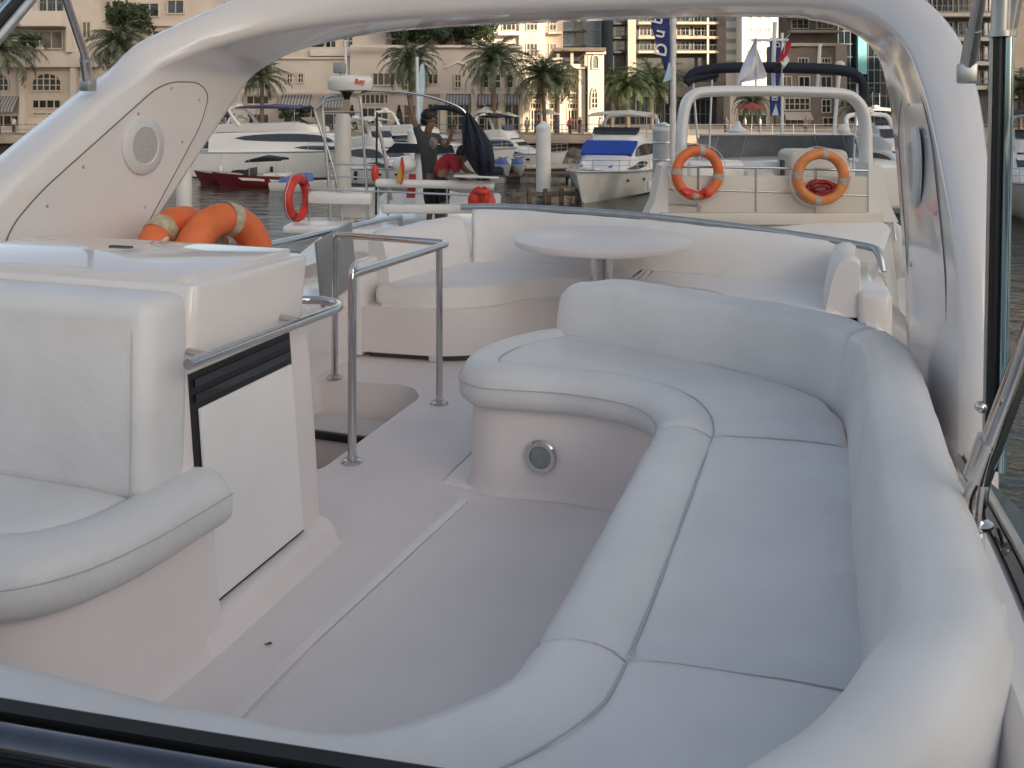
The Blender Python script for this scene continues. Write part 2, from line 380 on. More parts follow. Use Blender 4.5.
sr = empty('side_rail', 'long polished rail on the far side ledge beyond the stairs', 'handrail', (-2.92, 5.1, .44))
MB().tube([(0.0, -.95, .40), (0, 0, .385), (0, .9, .37), (.0, 1.0, .345), (0, 1.02, .2), (0, 1.02, 0)], .02, 12, 5).build('tube', steel, sr, smooth=60)
for v in (-.9, -.1): MB().tube([(0, v, .39), (0, v, 0)], .015, 10).build('post', steel, sr)
hp = MB(); hp.box(-.012, .012, -.22, .22, 0, .42, .01, 2, Matrix.Rotation(R(10), 4, 'X'))
o = hp.build('hatch_door', greyp); o.location = (-2.84, 5.05, .43)
tag(o, 'grey sliding hatch panel standing on the ledge beside the sofa end', 'hatch')

# ---------------------------------------------------------------- stern sofa and table
so = empty('stern_sofa', 'white vinyl sofa running round the stern behind the round table', 'sofa', (-1.2, 6, 0))
s_ = lambda p: (p[0] + 1.2, p[1] - 6)
LC = fillet([(-2.72, 5.27), (-2.25, 5.33), (-1.97, 5.52), (-1.84, 5.82), (-1.62, 5.96), (-1.13, 5.95), (-1.13, 6.42), (-2.6, 6.5)], [.06, .2, .2, .2, .2, .03, .02, .02], 6)
RC = fillet([(-1.12, 5.95), (-.72, 5.9), (-.5, 5.72), (-.42, 5.42), (.18, 5.42), (.2, 6.4), (-1.12, 6.42)], [.03, .15, .15, .1, .06, .02, .02], 6)
for poly in (LC, RC):
    MB().prism([s_(p) for p in poly], .325, .455, .045, 5).build('seat_cushion', vinyl2, so, smooth=60)
Bs = fillet([(-2.79, 5.22), (-2.2, 5.27), (-1.92, 5.47), (-1.78, 5.86), (-1.6, 6.0), (-.75, 5.96), (-.5, 5.78), (-.4, 5.44), (.36, 5.44), (.36, 6.6), (-2.79, 6.6)], [.02, .2, .2, .2, .2, .15, .15, .08, .02, .02, .02], 5)
MB().prism([s_(p) for p in Bs], .035, .326, .008, 2).build('base', gelm, so)
MB().prism([s_(((p[0] + 1.2) * .97 - 1.2, (p[1] - 6) * .97 + 6.02)) for p in Bs], -.002, .036).build('gap_shade', slot, so)  # dark slab put in the gap under the base for its shade
MB().box(-1.12, -1.05, -.74, -.69, -.002, .036, .004).build('foot', rim, so)
SP = [(.0, .42), (.01, .5), (.03, .6), (.06, .70), (.085, .745), (.12, .762), (.165, .76), (.195, .735), (.2, .42)]
bk = lambda pts, zs: backrest([s_(p) for p in pts], 'backrest', so, vinyl2, zs=zs, prof=SP)
bk([(.12, 6.32), (-.4, 6.36), (-1.1, 6.42), (-1.8, 6.44), (-2.25, 6.4), (-2.42, 6.33)], lambda t: .83 + .42 * math.sin(t * 1.7))
bk([(-2.44, 6.36), (-2.53, 6.1), (-2.6, 5.75), (-2.66, 5.42)], lambda t: 1.1 - .03 * t)
bk([(.06, 5.44), (.05, 5.8), (.07, 6.32)], lambda t: 1.02 - .1 * t)
MB().box(.24 + 1.2, .42 + 1.2, -.6, .5, .0, .58, .035).build('end_panel', gel, so)
MB().box(-2.86 + 1.2, -2.77 + 1.2, -.79, .5, .0, .62, .03).build('end_panel', gel, so)
tr = MB().tube([(-2.75, 6.9, .80), (-2.3, 6.95, .81), (-1.3, 6.93, .785), (-.4, 6.85, .725), (.3, 6.75, .655), (.42, 6.66, .62), (.45, 6.6, .5)], .026, 12, 6).build('stern_rail', steeld, smooth=60)
tag(tr, 'dull steel rail running along the stern just behind the sofa back', 'handrail')
for u, v, z in ((-2.3, 6.95, .81), (-1.0, 6.915, .765), (.25, 6.76, .66)):
    MB().tube([(u, v, z), (u, v, .40)], .014, 8).build('post', steeld, tr)
tb = empty('round_table', 'round white table on a steel pedestal in front of the stern sofa', 'table', (-1.33, 5.86, 0))
MB().lathe([(.02, .70), (.55, .70), (.577, .708), (.588, .728), (.586, .748), (.572, .757), (.02, .757)], 56).build('tabletop', gelm, tb, smooth=40)
MB().lathe([(.14, 0), (.14, .012), (.08, .02), (.076, .03), (.076, .68), (.13, .699)], 28).build('pedestal', steel, tb)

# ---------------------------------------------------------------- radar arch
arch = empty('radar_arch', 'big glossy white radar arch spanning the whole deck overhead', 'arch', (-1.5, 4.2, .44))
al = lambda u, v, z: (u + 1.5, v - 4.2, z - .44)
path = [(-3.4, .40), (-3.4, .8), (-3.4, 1.2), (-3.4, 1.5), (-3.4, 1.74), (-3.36, 1.85), (-3.2, 1.965), (-2.9, 2.05), (-2.4, 2.105), (-1.5, 2.125), (-.6, 2.125), (-.15, 2.11), (.12, 2.07), (.29, 1.98), (.37, 1.86), (.40, 1.7), (.41, 1.5), (.41, 1.2), (.40, .8), (.385, .40)]
def lerp_t(tab, z):
    for (a, b), (c, d) in zip(tab, tab[1:]):
        if z <= c: return b + (d - b) * max(0, (z - a) / (c - a))
    return tab[-1][1]
vf = lambda z: lerp_t([(.4, 2.75), (.9, 2.82), (1.13, 2.94), (1.25, 3.06), (1.45, 3.36), (1.65, 3.66), (1.85, 4.03), (2.0, 4.35), (2.1, 4.58), (2.2, 4.68)], z)
vr = lambda z: lerp_t([(.4, 3.6), (.9, 3.97), (1.31, 4.41), (1.82, 4.96), (2.0, 5.16), (2.2, 5.34)], z)
pth = cr(path, 5); N = len(pth); secs = []; fr_edge = []; rr_edge = []
for i, (u, z) in enumerate(pth):
    a = Vector(pth[max(0, i - 1)]); b = Vector(pth[min(N - 1, i + 1)]); t = (b - a).normalized(); nn = Vector((-t.y, t.x))   # outward
    f, r = vf(z), vr(z)
    if u > -.2 and z < 2.05: r += .0
    sm_ = max(0, min(1, (z - 1.45) / .5)); T = (.32 - .10 * math.exp(-((z - 1.9) / .16) ** 2)) if u < -1.5 else (lerp_t([(.4, .115), (1.1, .115), (1.46, .165), (1.8, .205)], z) if u > 0 else .205 + .09 * max(0, min(1, -u / 1.5)))
    prof = []
    ins = .06 if u > 0 else 0        # the starboard leg narrows aft
    for k, (vv, o) in enumerate(((f + .075, 0), (f + .045, .004), (f + .015, .02), (f, .055), (f + .005, T * .55), (f + .03, T * .85), (f + .09, T), ((f + r) / 2, T + .015), (r - .09, T), (r - .03, T * .85), (r, T * .55), (r, .055), (r - .015, .02), (r - .045, .004), (r - .075, 0), ((f * .4 + r * .6), 0))):
        w = (vv - f) / (r - f)
        p = Vector((u, z)) + nn * (o - 0) ; uu = p.x - ins * max(0, w) * (1 if k > 9 or k == 15 else 1)
        prof.append(al(uu, vv, p.y))
    secs.append(prof)
MB().loft(secs).build('shell', gel, arch, smooth=60)
# inside access panel and loudspeaker on the port leg (u = -3.4 face), screws; the same on the starboard leg
def on_leg(pts, sgn, off=.0): return [al((-3.4 + off) if sgn < 0 else (.41 - off - .06 * max(0, (v - vf(z)) / (vr(z) - vf(z)))), v, z) for v, z in pts]
pan = fillet([(2.98, .62), (3.08, 1.06), (3.26, 1.22), (4.1, 1.76), (4.4, 1.76), (4.49, 1.69), (4.42, 1.52), (3.66, .62)], [.05, .1, .1, .2, .08, .08, .1, .05], 6)
for sg in (-1, 1):
    pl = pan if sg < 0 else fillet([(3.0, .56), (3.12, 1.1), (3.5, 1.48), (3.85, 1.68), (4.3, 1.68), (4.35, 1.5), (3.98, 1.1), (3.58, .56)], .12, 6)
    pc = MB(); pc.loft([on_leg(pl, sg, .001), on_leg(pl, sg, .004)])
    o = pc.build('access_panel', gel, arch, smooth=0)
    MB().tube(on_leg(pl, sg, .0045), .0022 if sg > 0 else .0032, 6, 0, True).build('panel_gap', seam, o)
    cxy = (3.93, 1.41) if sg < 0 else (3.78, 1.38)
    Ms = Matrix.Translation(Vector(on_leg([cxy], sg, .004)[0])) @ Matrix.Rotation(R(90 if sg < 0 else -90), 4, 'Y')
    sp = MB().lathe([(.155, 0), (.155, .012), (.145, .02), (.1, .026), (.095, .02)], 40, Ms, caps=False).build('loudspeaker', rim, arch)
    MB().lathe([(.0005, .024), (.06, .024), (.098, .019)], 32, Ms, caps=False).build('speaker_grille', grille, sp)
    scm = None
    for q in (((3.52, 1.32), (3.9, 1.58), (4.16, 1.72), (4.4, 1.66), (4.25, 1.42), (3.95, 1.08), (3.3, 1.15)) if sg < 0 else ((3.35, 1.25), (3.65, 1.5), (4.1, 1.62), (3.8, 1.0), (3.4, .72))):
        MB().lathe([(.0095, 0), (.007, .004)], 8, Matrix.Translation(Vector(on_leg([q], sg, .004)[0])) @ Matrix.Rotation(R(90 if sg < 0 else -90), 4, 'Y')).build('screw', steeld, o)

# ---------------------------------------------------------------- canopy frame tubes
bi = empty('canopy_tubing', 'stainless canopy frame poles and struts rising over the arch feet', 'canopy frame', (-1.5, 2.4, .85))
k_ = lambda p: (p[0] + 1.5, p[1] - 2.4, p[2] - .85)
def cp_tube(name, pts, r, m=steel, **k): return MB().tube([k_(p) for p in pts], r, 12, **k).build(name, m, bi, smooth=60)
# upright starboard pole: black sleeve beside a pale polished strip
a0, a1 = P(991, 470, 1.80), P(999, 33, 1.80)
pole = cp_tube('pole', [a0 + Vector((.0, 0, 0)), a1], .0105, black)
MB().tube([k_(a0 + Vector((.018, -.004, 0))), k_(a1 + Vector((.018, -.004, 0)))], .0095, 12).build('polished_strip', steelb, pole)
MB().tube([k_(a0 + Vector((-.013, -.0, 0))), k_(a1 + Vector((-.013, 0, 0)))], .004, 8).build('track', steeld, pole)
MB().tube([k_(a1 + Vector((.006, 0, -.008))), k_(a1 + Vector((.006, 0, .004)))], .026, 14).build('collar', steeld, pole)
cp_tube('strut', [a1 + Vector((.004, 0, 0)), a1 + Vector((.012, -.01, .3)), a1 + Vector((-.2, -.0, .52))], .02, steeld)
cp_tube('strut', [a1 + Vector((.02, 0, .01)), a1 + Vector((.09, -.05, .45))], .013, steeld)
# raked tube at the foot
b0, b1 = P(972, 520, 1.84), P(990, 448, 1.79); b2 = P(1045, 300, 1.7); b3 = P(1090, 120, 1.62)
ft = cp_tube('foot_tube', [b1, b2, b3], .022, steel)
MB().tube([k_(P(977, 478, 1.82)), k_(P(991, 440, 1.79))], .026, 14).build('socket', steel, ft)
MB().tube([k_(P(967, 520, 1.85)), k_(P(969, 495, 1.84)), k_(P(977, 478, 1.82))], .011, 10, smooth=3).build('hinge', steel, ft)
MB().tube([k_(P(980, 522, 1.85)), k_(P(982, 500, 1.84)), k_(P(985, 480, 1.82))], .011, 10, smooth=3).build('hinge', steel, ft)
MB().lathe([(.036, 0), (.036, .006), (.02, .014)], 20, Matrix.Translation(k_(P(974, 524, 1.855)))).build('base_plate', steel, ft)
MB().sphere(k_(P(981, 407, 1.75)), .012).build('snap_hook', steel, ft)
# strut to the starboard arch shoulder
for q, sgn in ((((.5, 3.42, 1.74), (.515, 3.34, 1.9), (.56, 3.15, 2.35)), 1), (((-3.5, 3.66, 1.745), (-3.42, 3.55, 1.88), (-3.12, 2.95, 2.5)), -1)):
    s = cp_tube('strut', q, .02 if sgn > 0 else .019, steeld)
    MB().tube([k_(q[0]), k_(Vector(q[0]).lerp(Vector(q[1]), .8))], .026, 12).build('socket', steeld, s)
    MB().box(-.03, .03, -.03, .03, -.05, .02, .008, 2, Matrix.Translation(k_(q[0]))).build('bracket', steeld, s)
# port pole raking aft, black sleeve with pale strip
c0, c1 = Vector((-3.3, 1.95, .82)), Vector((-3.28, 3.25, 2.26))
pole = cp_tube('pole', [c0, c1], .026, steeld)
MB().tube([k_(c0 + Vector((.0, -.04, .03))), k_(c1 + Vector((.0, -.04, .03)))], .022, 12).build('canvas_sleeve', black, pole)
MB().tube([k_(c0 + Vector((.01, -.058, .05))), k_(c1 + Vector((.01, -.058, .05)))], .011, 12).build('polished_strip', steelb, pole)

# ---------------------------------------------------------------- life rings on the port ledge
def life_ring(name, label, loc, M, Ro=.355, r=.07, m=orange, tapem=tape, group=None, bands=(45, 135, 225, 315), rope_on=True, parts=True):
    o = empty(name, label, 'life ring', loc, 0, group)
    c = Ro - r
    MB().tube([M @ Vector((c * math.cos(a), c * math.sin(a), 0)) for a in [2 * math.pi * k / 40 for k in range(40)]], r, 16, 0, True).build('ring', m, o, smooth=80)
    for b in bands:
        MB().tube([M @ Vector((c * math.cos(R(b + q)), c * math.sin(R(b + q)), 0)) for q in (-7, -3.5, 0, 3.5, 7)], r + .0035, 16, caps=False).build('tape_band', tapem, o, smooth=80)
    if rope_on:
        pts = []
        for k in range(48):
            a = 2 * math.pi * k / 48; q = Ro + .008 + .03 * abs(math.sin(2 * (a - R(bands[0]))))
            pts.append(M @ Vector((q * math.cos(a), q * math.sin(a), .01)))
        MB().tube(pts, .006, 6, 0, True).build('grab_rope', rope, o)
    return o
MU = Matrix.Rotation(R(90), 4, 'Y')
life_ring('life_ring', 'front one of two orange life rings leaning together behind the white bar', (-2.97, 4.06, .745), Matrix.Rotation(R(-5), 4, 'Y') @ Matrix.Rotation(R(-6), 4, 'Z') @ MU, .36, .086, orange, tape, 'life rings behind the bar', (168, 68, 258, 338), False)
life_ring('life_ring', 'rear, mostly hidden orange life ring between the bar and the arch foot', (-3.14, 3.95, .74), Matrix.Rotation(R(-8), 4, 'Y') @ Matrix.Rotation(R(-2), 4, 'Z') @ MU, .355, .08, orange, tape, 'life rings behind the bar', (30, 120, 210, 300), False)
tie = MB().tube([(-3.06, 3.72, .96), (-3.07, 3.64, .91), (-3.04, 3.62, .84), (-2.99, 3.7, .81), (-2.95, 3.8, .84)], .011, 8, 5).build('rope_tie', rope)
tag(tie, 'short white rope lashing the two life rings behind the bar', 'rope')

sp_ = MB(); sp_.loft([[(-.02, -.006, 0), (-.004, -.012, .004), (.012, -.004, .012), (.022, .003, .004), (.004, .01, .002)], [(-.018, -.003, .003), (-.002, -.006, .009), (.012, 0, .016), (.02, .005, .007), (.004, .008, .004)]])
o = sp_.build('dry_leaf', slot); o.scale = (.6, .6, .6); o.location = (-1.545, 2.32, .003); tag(o, 'tiny dark dry leaf scrap lying on the pale deck beside the bar foot', 'leaf')
# ================================================================ THE MARINA BEHIND
random.seed(7)
cream  = mat('plaster_cream', (.58, .50, .43), .85, var=.14, vscale=.35, bump=.1, bscale=3)
creamd = mat('plaster_trim', (.62, .54, .47), .85, var=.08, vscale=.5)
pinkst = mat('plaster_pink', (.46, .37, .30), .85, var=.12, vscale=.3)
stone  = mat('brown_stone', (.20, .165, .14), .85, var=.22, vscale=.6, bump=.2, bscale=4)
concr  = mat('pale_concrete', (.46, .41, .34), .85, var=.12, vscale=.6)
whitet = mat('white_tower', (.66, .62, .55), .8, var=.06, vscale=.2)
darkw  = mat('dark_cladding', (.06, .058, .06), .6, var=.3, vscale=.4)
glass  = mat('window_glass', (.018, .024, .028), .08, var=.6, vscale=.6, coat=.2)
glassb = mat('blue_glass', (.30, .38, .44), .25, var=.25, vscale=.25, coat=.4)
glassn = mat('navy_glass', (.02, .035, .05), .1, var=.5, vscale=.3, coat=.4)
cyan   = mat('cyan_glass', (.22, .50, .56), .2, var=.15, vscale=.4)
curtain = mat('curtained_glass', (.16, .15, .13), .12, var=.5, vscale=.9, coat=.3)
glass2 = mat('window_glass_pale', (.05, .062, .066), .06, var=.5, vscale=.5, coat=.3)
framew = mat('window_frame', (.55, .47, .38), .6, var=.05)
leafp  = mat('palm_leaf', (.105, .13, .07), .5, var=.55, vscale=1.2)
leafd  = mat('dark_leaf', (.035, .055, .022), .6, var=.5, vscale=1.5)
bark   = mat('palm_trunk', (.15, .11, .075), .9, var=.35, vscale=6, bump=.5, bscale=14)
paving = mat('promenade_paving', (.42, .34, .26), .85, var=.12, vscale=.5)
qwall  = mat('quay_stone', (.38, .31, .24), .85, var=.25, vscale=.8, bump=.3, bscale=5)
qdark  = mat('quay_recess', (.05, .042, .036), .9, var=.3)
rockm  = mat('rock', (.17, .14, .11), .9, var=.4, vscale=1.5, bump=.6, bscale=4)
boatw  = mat('boat_white', (.74, .72, .69), .25, var=.04, vscale=.6, coat=.3)
boatc  = mat('boat_cream', (.62, .57, .50), .4, var=.06, vscale=.8)
boatg  = mat('boat_glass', (.03, .035, .045), .08, var=.3, coat=.3)
bluec  = mat('blue_cover', (.012, .06, .36), .6, var=.2, vscale=2, bump=.25, bscale=5)
bluel  = mat('blue_pad', (.10, .17, .42), .6, var=.2, vscale=2)
navyc  = mat('navy_canvas', (.008, .011, .026), .75, var=.35, vscale=3, bump=.3, bscale=6)
purple = mat('purple_canvas', (.07, .06, .14), .7, var=.2, vscale=2)
maroon = mat('maroon_hull', (.16, .02, .025), .25, var=.1, coat=.5)
antif  = mat('hull_bottom', (.02, .03, .03), .6)
wood   = mat('dock_wood', (.15, .115, .085), .85, var=.35, vscale=4)
pilew  = mat('pile_white', (.66, .64, .61), .5, var=.12, vscale=1.2)
pileg  = mat('pile_grey', (.40, .41, .42), .5, var=.12, vscale=1.2)
flagw  = mat('flag_white', (.68, .66, .72), .8, var=.08, vscale=5)
flagr  = mat('flag_red', (.5, .02, .02), .8); flagk = mat('flag_black', (.015, .015, .015), .8); flagg = mat('flag_green', (.02, .16, .05), .8)
bannb  = mat('banner_blue', (.012, .028, .15), .7, var=.15, vscale=2)
bannl  = mat('banner_pale', (.42, .56, .66), .7, var=.12, vscale=2)
white  = mat('white_paint', (.72, .71, .69), .5, var=.05)
greyf  = mat('fence_grey', (.20, .20, .20), .5, .3)
smokeg = mat('smoked_acrylic', (.14, .145, .15), .12, var=.35, vscale=2, coat=.4)
parac  = mat('parasol_canvas', (.62, .6, .58), .8); redaw = mat('red_awning', (.32, .05, .04), .8)
def striped(name, a, b, scale, ax=0):
    m = mat(name, a, .8); nt = m.node_tree; bs = nt.nodes['Principled BSDF']; tc = nt.nodes.new('ShaderNodeTexCoord')
    wv = nt.nodes.new('ShaderNodeTexWave'); wv.bands_direction = 'XYZ'[ax]; wv.inputs['Scale'].default_value = scale
    cr_ = nt.nodes.new('ShaderNodeValToRGB'); cr_.color_ramp.interpolation = 'CONSTANT'; cr_.color_ramp.elements[1].position = .5
    cr_.color_ramp.elements[0].color = [*a, 1]; cr_.color_ramp.elements[1].color = [*b, 1]
    nt.links.new(tc.outputs['Object'], wv.inputs['Vector']); nt.links.new(wv.outputs['Fac'], cr_.inputs['Fac']); nt.links.new(cr_.outputs['Color'], bs.inputs['Base Color'])
    return m
awnm = striped('striped_awning', (.42, .40, .39), (.15, .15, .165), .9)

# ---------------------------------------------------------------- setting: water, promenade, city ground
wm = bpy.data.materials.new('water'); wm.use_nodes = True
nt = wm.node_tree; b = nt.nodes['Principled BSDF']
b.inputs['Base Color'].default_value = (.028, .042, .036, 1); b.inputs['Roughness'].default_value = .07; b.inputs['IOR'].default_value = 1.33
tc = nt.nodes.new('ShaderNodeTexCoord'); prev = None
for scl, st_, ds in ((.55, .5, .25), (2.6, .45, .07)):
    n_ = nt.nodes.new('ShaderNodeTexNoise'); n_.inputs['Scale'].default_value = scl; n_.inputs['Detail'].default_value = 3
    mp = nt.nodes.new('ShaderNodeMapping'); mp.inputs['Scale'].default_value = (1, 1.6, 1)
    nt.links.new(tc.outputs['Object'], mp.inputs['Vector']); nt.links.new(mp.outputs['Vector'], n_.inputs['Vector'])
    bp = nt.nodes.new('ShaderNodeBump'); bp.inputs['Strength'].default_value = st_; bp.inputs['Distance'].default_value = ds
    nt.links.new(n_.outputs['Fac'], bp.inputs['Height'])
    if prev: nt.links.new(prev.outputs['Normal'], bp.inputs['Normal'])
    prev = bp
nt.links.new(prev.outputs['Normal'], b.inputs['Normal'])
structure(MB().quad((-1500, -1500, WATER), (1500, -1500, WATER), (1500, 1500, WATER), (-1500, 1500, WATER)), 'water', wm)
Mcam = Matrix.Rotation(YAW, 4, 'Z')
def cbox(mb, x0, x1, y0, y1, z0, z1, bev=0): return mb.box(x0, x1, y0, y1, z0, z1, bev, 2, Mcam)
structure(cbox(MB(), -900, 900, 86, 1400, WATER - .5, QUAY), 'promenade', paving)
structure(cbox(MB(), -900, 900, 85.2, 86.6, QUAY - .75, QUAY + .03, .05), 'quay_edge', qwall)
structure(cbox(MB(), -900, 900, 85.93, 85.99, WATER - .4, QUAY - .76), 'quay_recess_shade', qdark)  # near-black sheet standing in for shade in the open recess below
structure(cbox(MB(), -900, 900, -900, -55, WATER - .5, QUAY), 'shore', paving)
mb = MB()
for k in range(110):
    x = random.uniform(-30, 50); z = random.uniform(-.9, .6) ; s_q = random.uniform(.5, 1.1)
    bmesh.ops.create_icosphere(mb.bm, subdivisions=2, radius=s_q, matrix=Mcam @ Matrix.Translation((x, 84.7 - (z < 0) * .8 + random.uniform(-.4, .4), WATER + .35 + z)) @ Matrix.Rotation(random.uniform(0, 6), 4, 'Z') @ Matrix.Diagonal((1.25, .9, .75, 1)))
for v in mb.bm.verts: v.co += Vector((random.uniform(-1, 1), random.uniform(-1, 1), random.uniform(-1, 1))) * .07
tag(mb.build('rock_bank', rockm, smooth=40), 'brown boulders heaped along the foot of the quay', None, None, 'stuff')
# quay railing
rl = Far('quay_railing', 'grey metal railing along the promenade edge', 'railing', 520, 135.5, 85.6)
mb = MB()
for z in (1.05, .55, .12): mb.tube([(-60, 0, z), (60, 0, z)], .035, 6)
rl.part('rails', mb, greyf)
for k in range(61): MB().box(-60 + 2 * k - .04, -60 + 2 * k + .04, -.04, .04, -.02, 1.08).build('post', greyf, rl.o)

# ---------------------------------------------------------------- buildings
WR = random.Random(5)
class Bld(Far):
    def wall(s, x0, x1, y0, y1, d, thick=12, m=None, name='wall', parent=None, bev=0):
        a, b_ = s.L(x0, y1, d), s.L(x1, y0, d)
        return s.part(name, MB().box(a.x, b_.x, a.y, a.y + thick, a.z, b_.z, bev, 2), m or s.m, parent)
    def win(s, cx, cy, w, h, nx=2, ny=1, arch=0, d=None, fm=None, gm=None, name='window', fw=.16):
        """framed window proud of the wall at depth d, its pane a sub-part set back in the frame"""
        d = d or s.dw; a = s.L(cx - w / 2, cy + h / 2, d); b_ = s.L(cx + w / 2, cy - h / 2, d)
        x0, x1, z0, z1 = a.x, b_.x, a.z, b_.z; y = a.y; r = (x1 - x0) / 2; xc = (x0 + x1) / 2
        def top(x): return z1 - arch * (z1 - z0) * .5 * (1 - math.sqrt(max(0, 1 - ((x - xc) / r) ** 2))) if arch else z1
        mb = MB(); n = 12 if arch else 1
        xs = [x0 + (x1 - x0) * k / n for k in range(n + 1)]
        out = [(x0, z0)] + [(x, top(x)) for x in xs] + [(x1, z0)]
        inn = [(xc + (x - xc) * (1 - fw / r), z0 + fw + (z - z0) * (1 - 2 * fw / (z1 - z0))) for x, z in out]
        N = len(out)
        for yy0, yy1 in ((y - .18, y - .03),):
            ro = [[mb.bm.verts.new((q[0], yy, q[1])) for q in ring] for ring in (out, inn) for yy in (yy0, yy1)]
            of, ob, if_, ib = ro
            for k in range(N):
                j = (k + 1) % N
                mb.face((of[k], of[j], if_[j], if_[k])); mb.face((of[k], ob[k], ob[j], of[j])); mb.face((if_[k], if_[j], ib[j], ib[k]))
        t = .05
        for k in range(1, nx):
            x = x0 + (x1 - x0) * k / nx; mb.box(x - t, x + t, y - .14, y - .045, z0 + fw, top(x) - fw * .9)
        for k in range(1, ny):
            z = z0 + (z1 - z0) * k / ny; mb.box(x0 + fw, x1 - fw, y - .13, y - .04, z - t, z + t)
        f = s.part(name, mb, fm or framew, smooth=0)
        g_ = MB(); g_.face([g_.bm.verts.new((q[0], y - .025, q[1])) for q in inn])
        g_.build('pane', gm or WR.choice((glass, glass2, glass2, curtain)), f, smooth=0)
        return f
    def slab(s, x0, x1, y0, y1, d, out=1.3, m=None, name='balcony', rail=True):
        a, b_ = s.L(x0, y1, d), s.L(x1, y0, d); mb = MB()
        mb.box(a.x, b_.x, a.y - out, a.y - .02, a.z, b_.z, .03, 1)
        o = s.part(name, mb, m or s.m)
        if rail:
            mb = MB(); mb.box(a.x, b_.x, a.y - out + .03, a.y - out + .07, b_.z + .9, b_.z + .96)
            for k in range(int((b_.x - a.x) / .5) + 1): mb.box(a.x + .5 * k, a.x + .5 * k + .035, a.y - out + .03, a.y - out + .06, b_.z, b_.z + .9)
            mb.build('railing', greyf, o, smooth=0)
        return o
    def awning(s, cx, cy, w, h, d=None, m=None):
        d = d or s.dw; a, b_ = s.L(cx - w / 2, cy + h / 2, d), s.L(cx + w / 2, cy - h / 2, d); o = 1.3
        mb = MB(); mb.loft([[(x, a.y - .05, b_.z), (x, a.y - .05, b_.z - .08), (x, a.y - o, a.z + .25), (x, a.y - o, a.z), (x, a.y - o - .04, a.z), (x, a.y - o - .04, a.z + .28)] for x in (a.x, b_.x)])
        return s.part('awning', mb, m or awnm, smooth=0)

h = Bld('hotel', 'cream waterfront hotel with arched windows, balconies and striped awnings', 'building', 140, 132.5, 98); h.m = cream; h.dw = 98
h.wall(-120, 100, -90, 133, 98, 14); h.wall(100, 215, -60, 133, 104, 14); h.wall(212, 350, 47, 133, 101, 20); h.wall(350, 424, 47, 133, 100, 20); h.wall(422, 523, 46, 133, 99, 20)
h.wall(288, 470, 14, 60, 108, 12); h.wall(-80, 12, 43, 60, 96.6, 1.35, creamd, 'terrace_parapet')
h.slab(12, 72, 13, 28, 98, 2.2, creamd); h.wall(8, 96, 52, 67, 97, .98, creamd, 'terrace_parapet')
h.wall(70, 76, 67, 133, 97.2, .78, creamd, 'pilaster'); h.wall(19, 24, 67, 133, 97.3, .68, creamd, 'pilaster'); h.wall(-30, -24, 67, 133, 97.3, .68, creamd, 'pilaster'); h.wall(66, 71, 27, 52, 96.5, 1.48, creamd, 'pillar')
for a in ((52, 4, 27, 17, 3, 1), (8, 4, 18, 17, 2, 1), (-30, 4, 24, 17, 2, 1), (40, 40, 48, 19, 4, 1), (-20, 40, 44, 19, 3, 1), (47, 104, 30, 10, 4, 1), (47, 114, 30, 4, 2, 1), (8, 121, 24, 13, 3, 1), (-34, 104, 30, 10, 3, 1), (87, 30, 10, 18, 2, 1), (47, -32, 40, 20, 3, 1), (0, -32, 30, 20, 3, 1), (88, 112, 16, 22, 2, 2)): h.win(*a)  # the widest pane stands in for the shaded loggia recess
h.win(47, 82, 31, 19, 5, 3, 1); h.win(88, 82, 19, 19, 3, 3, 1); h.win(-2, 82, 24, 19, 4, 3, 1); h.win(-40, 82, 28, 19, 4, 3, 1)
h.slab(26, 44, 44, 50, 96.9, .3, creamd, 'planter', False)
h.awning(8, 104, 24, 16); h.awning(-34, 118, 30, 10)
for a in ((150, 10, 20, 15, 2, 1), (176, 7, 18, 15, 2, 1), (125, 38, 16, 16, 2, 2), (160, 38, 16, 16, 2, 2), (110, 10, 14, 15, 2, 1), (120, 82, 20, 16, 3, 2), (170, 82, 20, 16, 3, 2)): h.win(*a, d=104)
h.wall(98, 215, 22, 26, 103.6, .38, creamd, 'cornice'); h.wall(98, 215, 56, 60, 103.6, .38, creamd, 'cornice')
for a in ((258, 84, 26, 12, 4, 2), (258, 100, 24, 10, 3, 1), (290, 78, 7, 11, 2, 2), (301, 78, 7, 11, 2, 2), (236, 84, 14, 12, 2, 2), (258, 122, 24, 18, 3, 1), (297, 121, 28, 16, 3, 1), (334, 122, 20, 18, 2, 1), (334, 82, 10, 14, 2, 2), (226, 118, 14, 18, 2, 1)): h.win(*a, d=101)
h.awning(297, 101, 30, 13, 101); h.awning(334, 102, 22, 12, 101)
for a in ((375, 99, 28, 11, 6, 1), (375, 116, 28, 18, 4, 1), (384, 79, 24, 14, 4, 1), (408, 85, 8, 14, 2, 2), (410, 116, 14, 24, 2, 2)): h.win(*a, d=100)
h.wall(206, 424, 90, 93, 99.6, .39, creamd, 'cornice'); h.wall(420, 523, 91, 94, 98.6, .38, creamd, 'cornice'); h.wall(206, 352, 57, 59, 100.7, .28, creamd, 'cornice'); h.wall(350, 523, 45, 47.5, 98.5, .5, creamd, 'cornice'); h.wall(310, 375, 49, 56, 100.5, .48, creamd, 'terrace_parapet')
for cx in (314, 331, 348): h.win(cx, 41, 12, 18, 2, 2, d=108)
h.win(392, 38, 14, 16, 2, 2, d=108)
for a in ((458, 81, 8, 15, 2, 2), (486, 81, 7, 15, 1, 2), (497, 81, 9, 16, 1, 2), (510, 81, 8, 15, 1, 2), (433, 79, 12, 12, 2, 1), (458, 116, 24, 30, 4, 2), (488, 116, 20, 30, 3, 2), (512, 116, 16, 30, 2, 2), (433, 116, 12, 26, 2, 2)): h.win(*a, d=99)
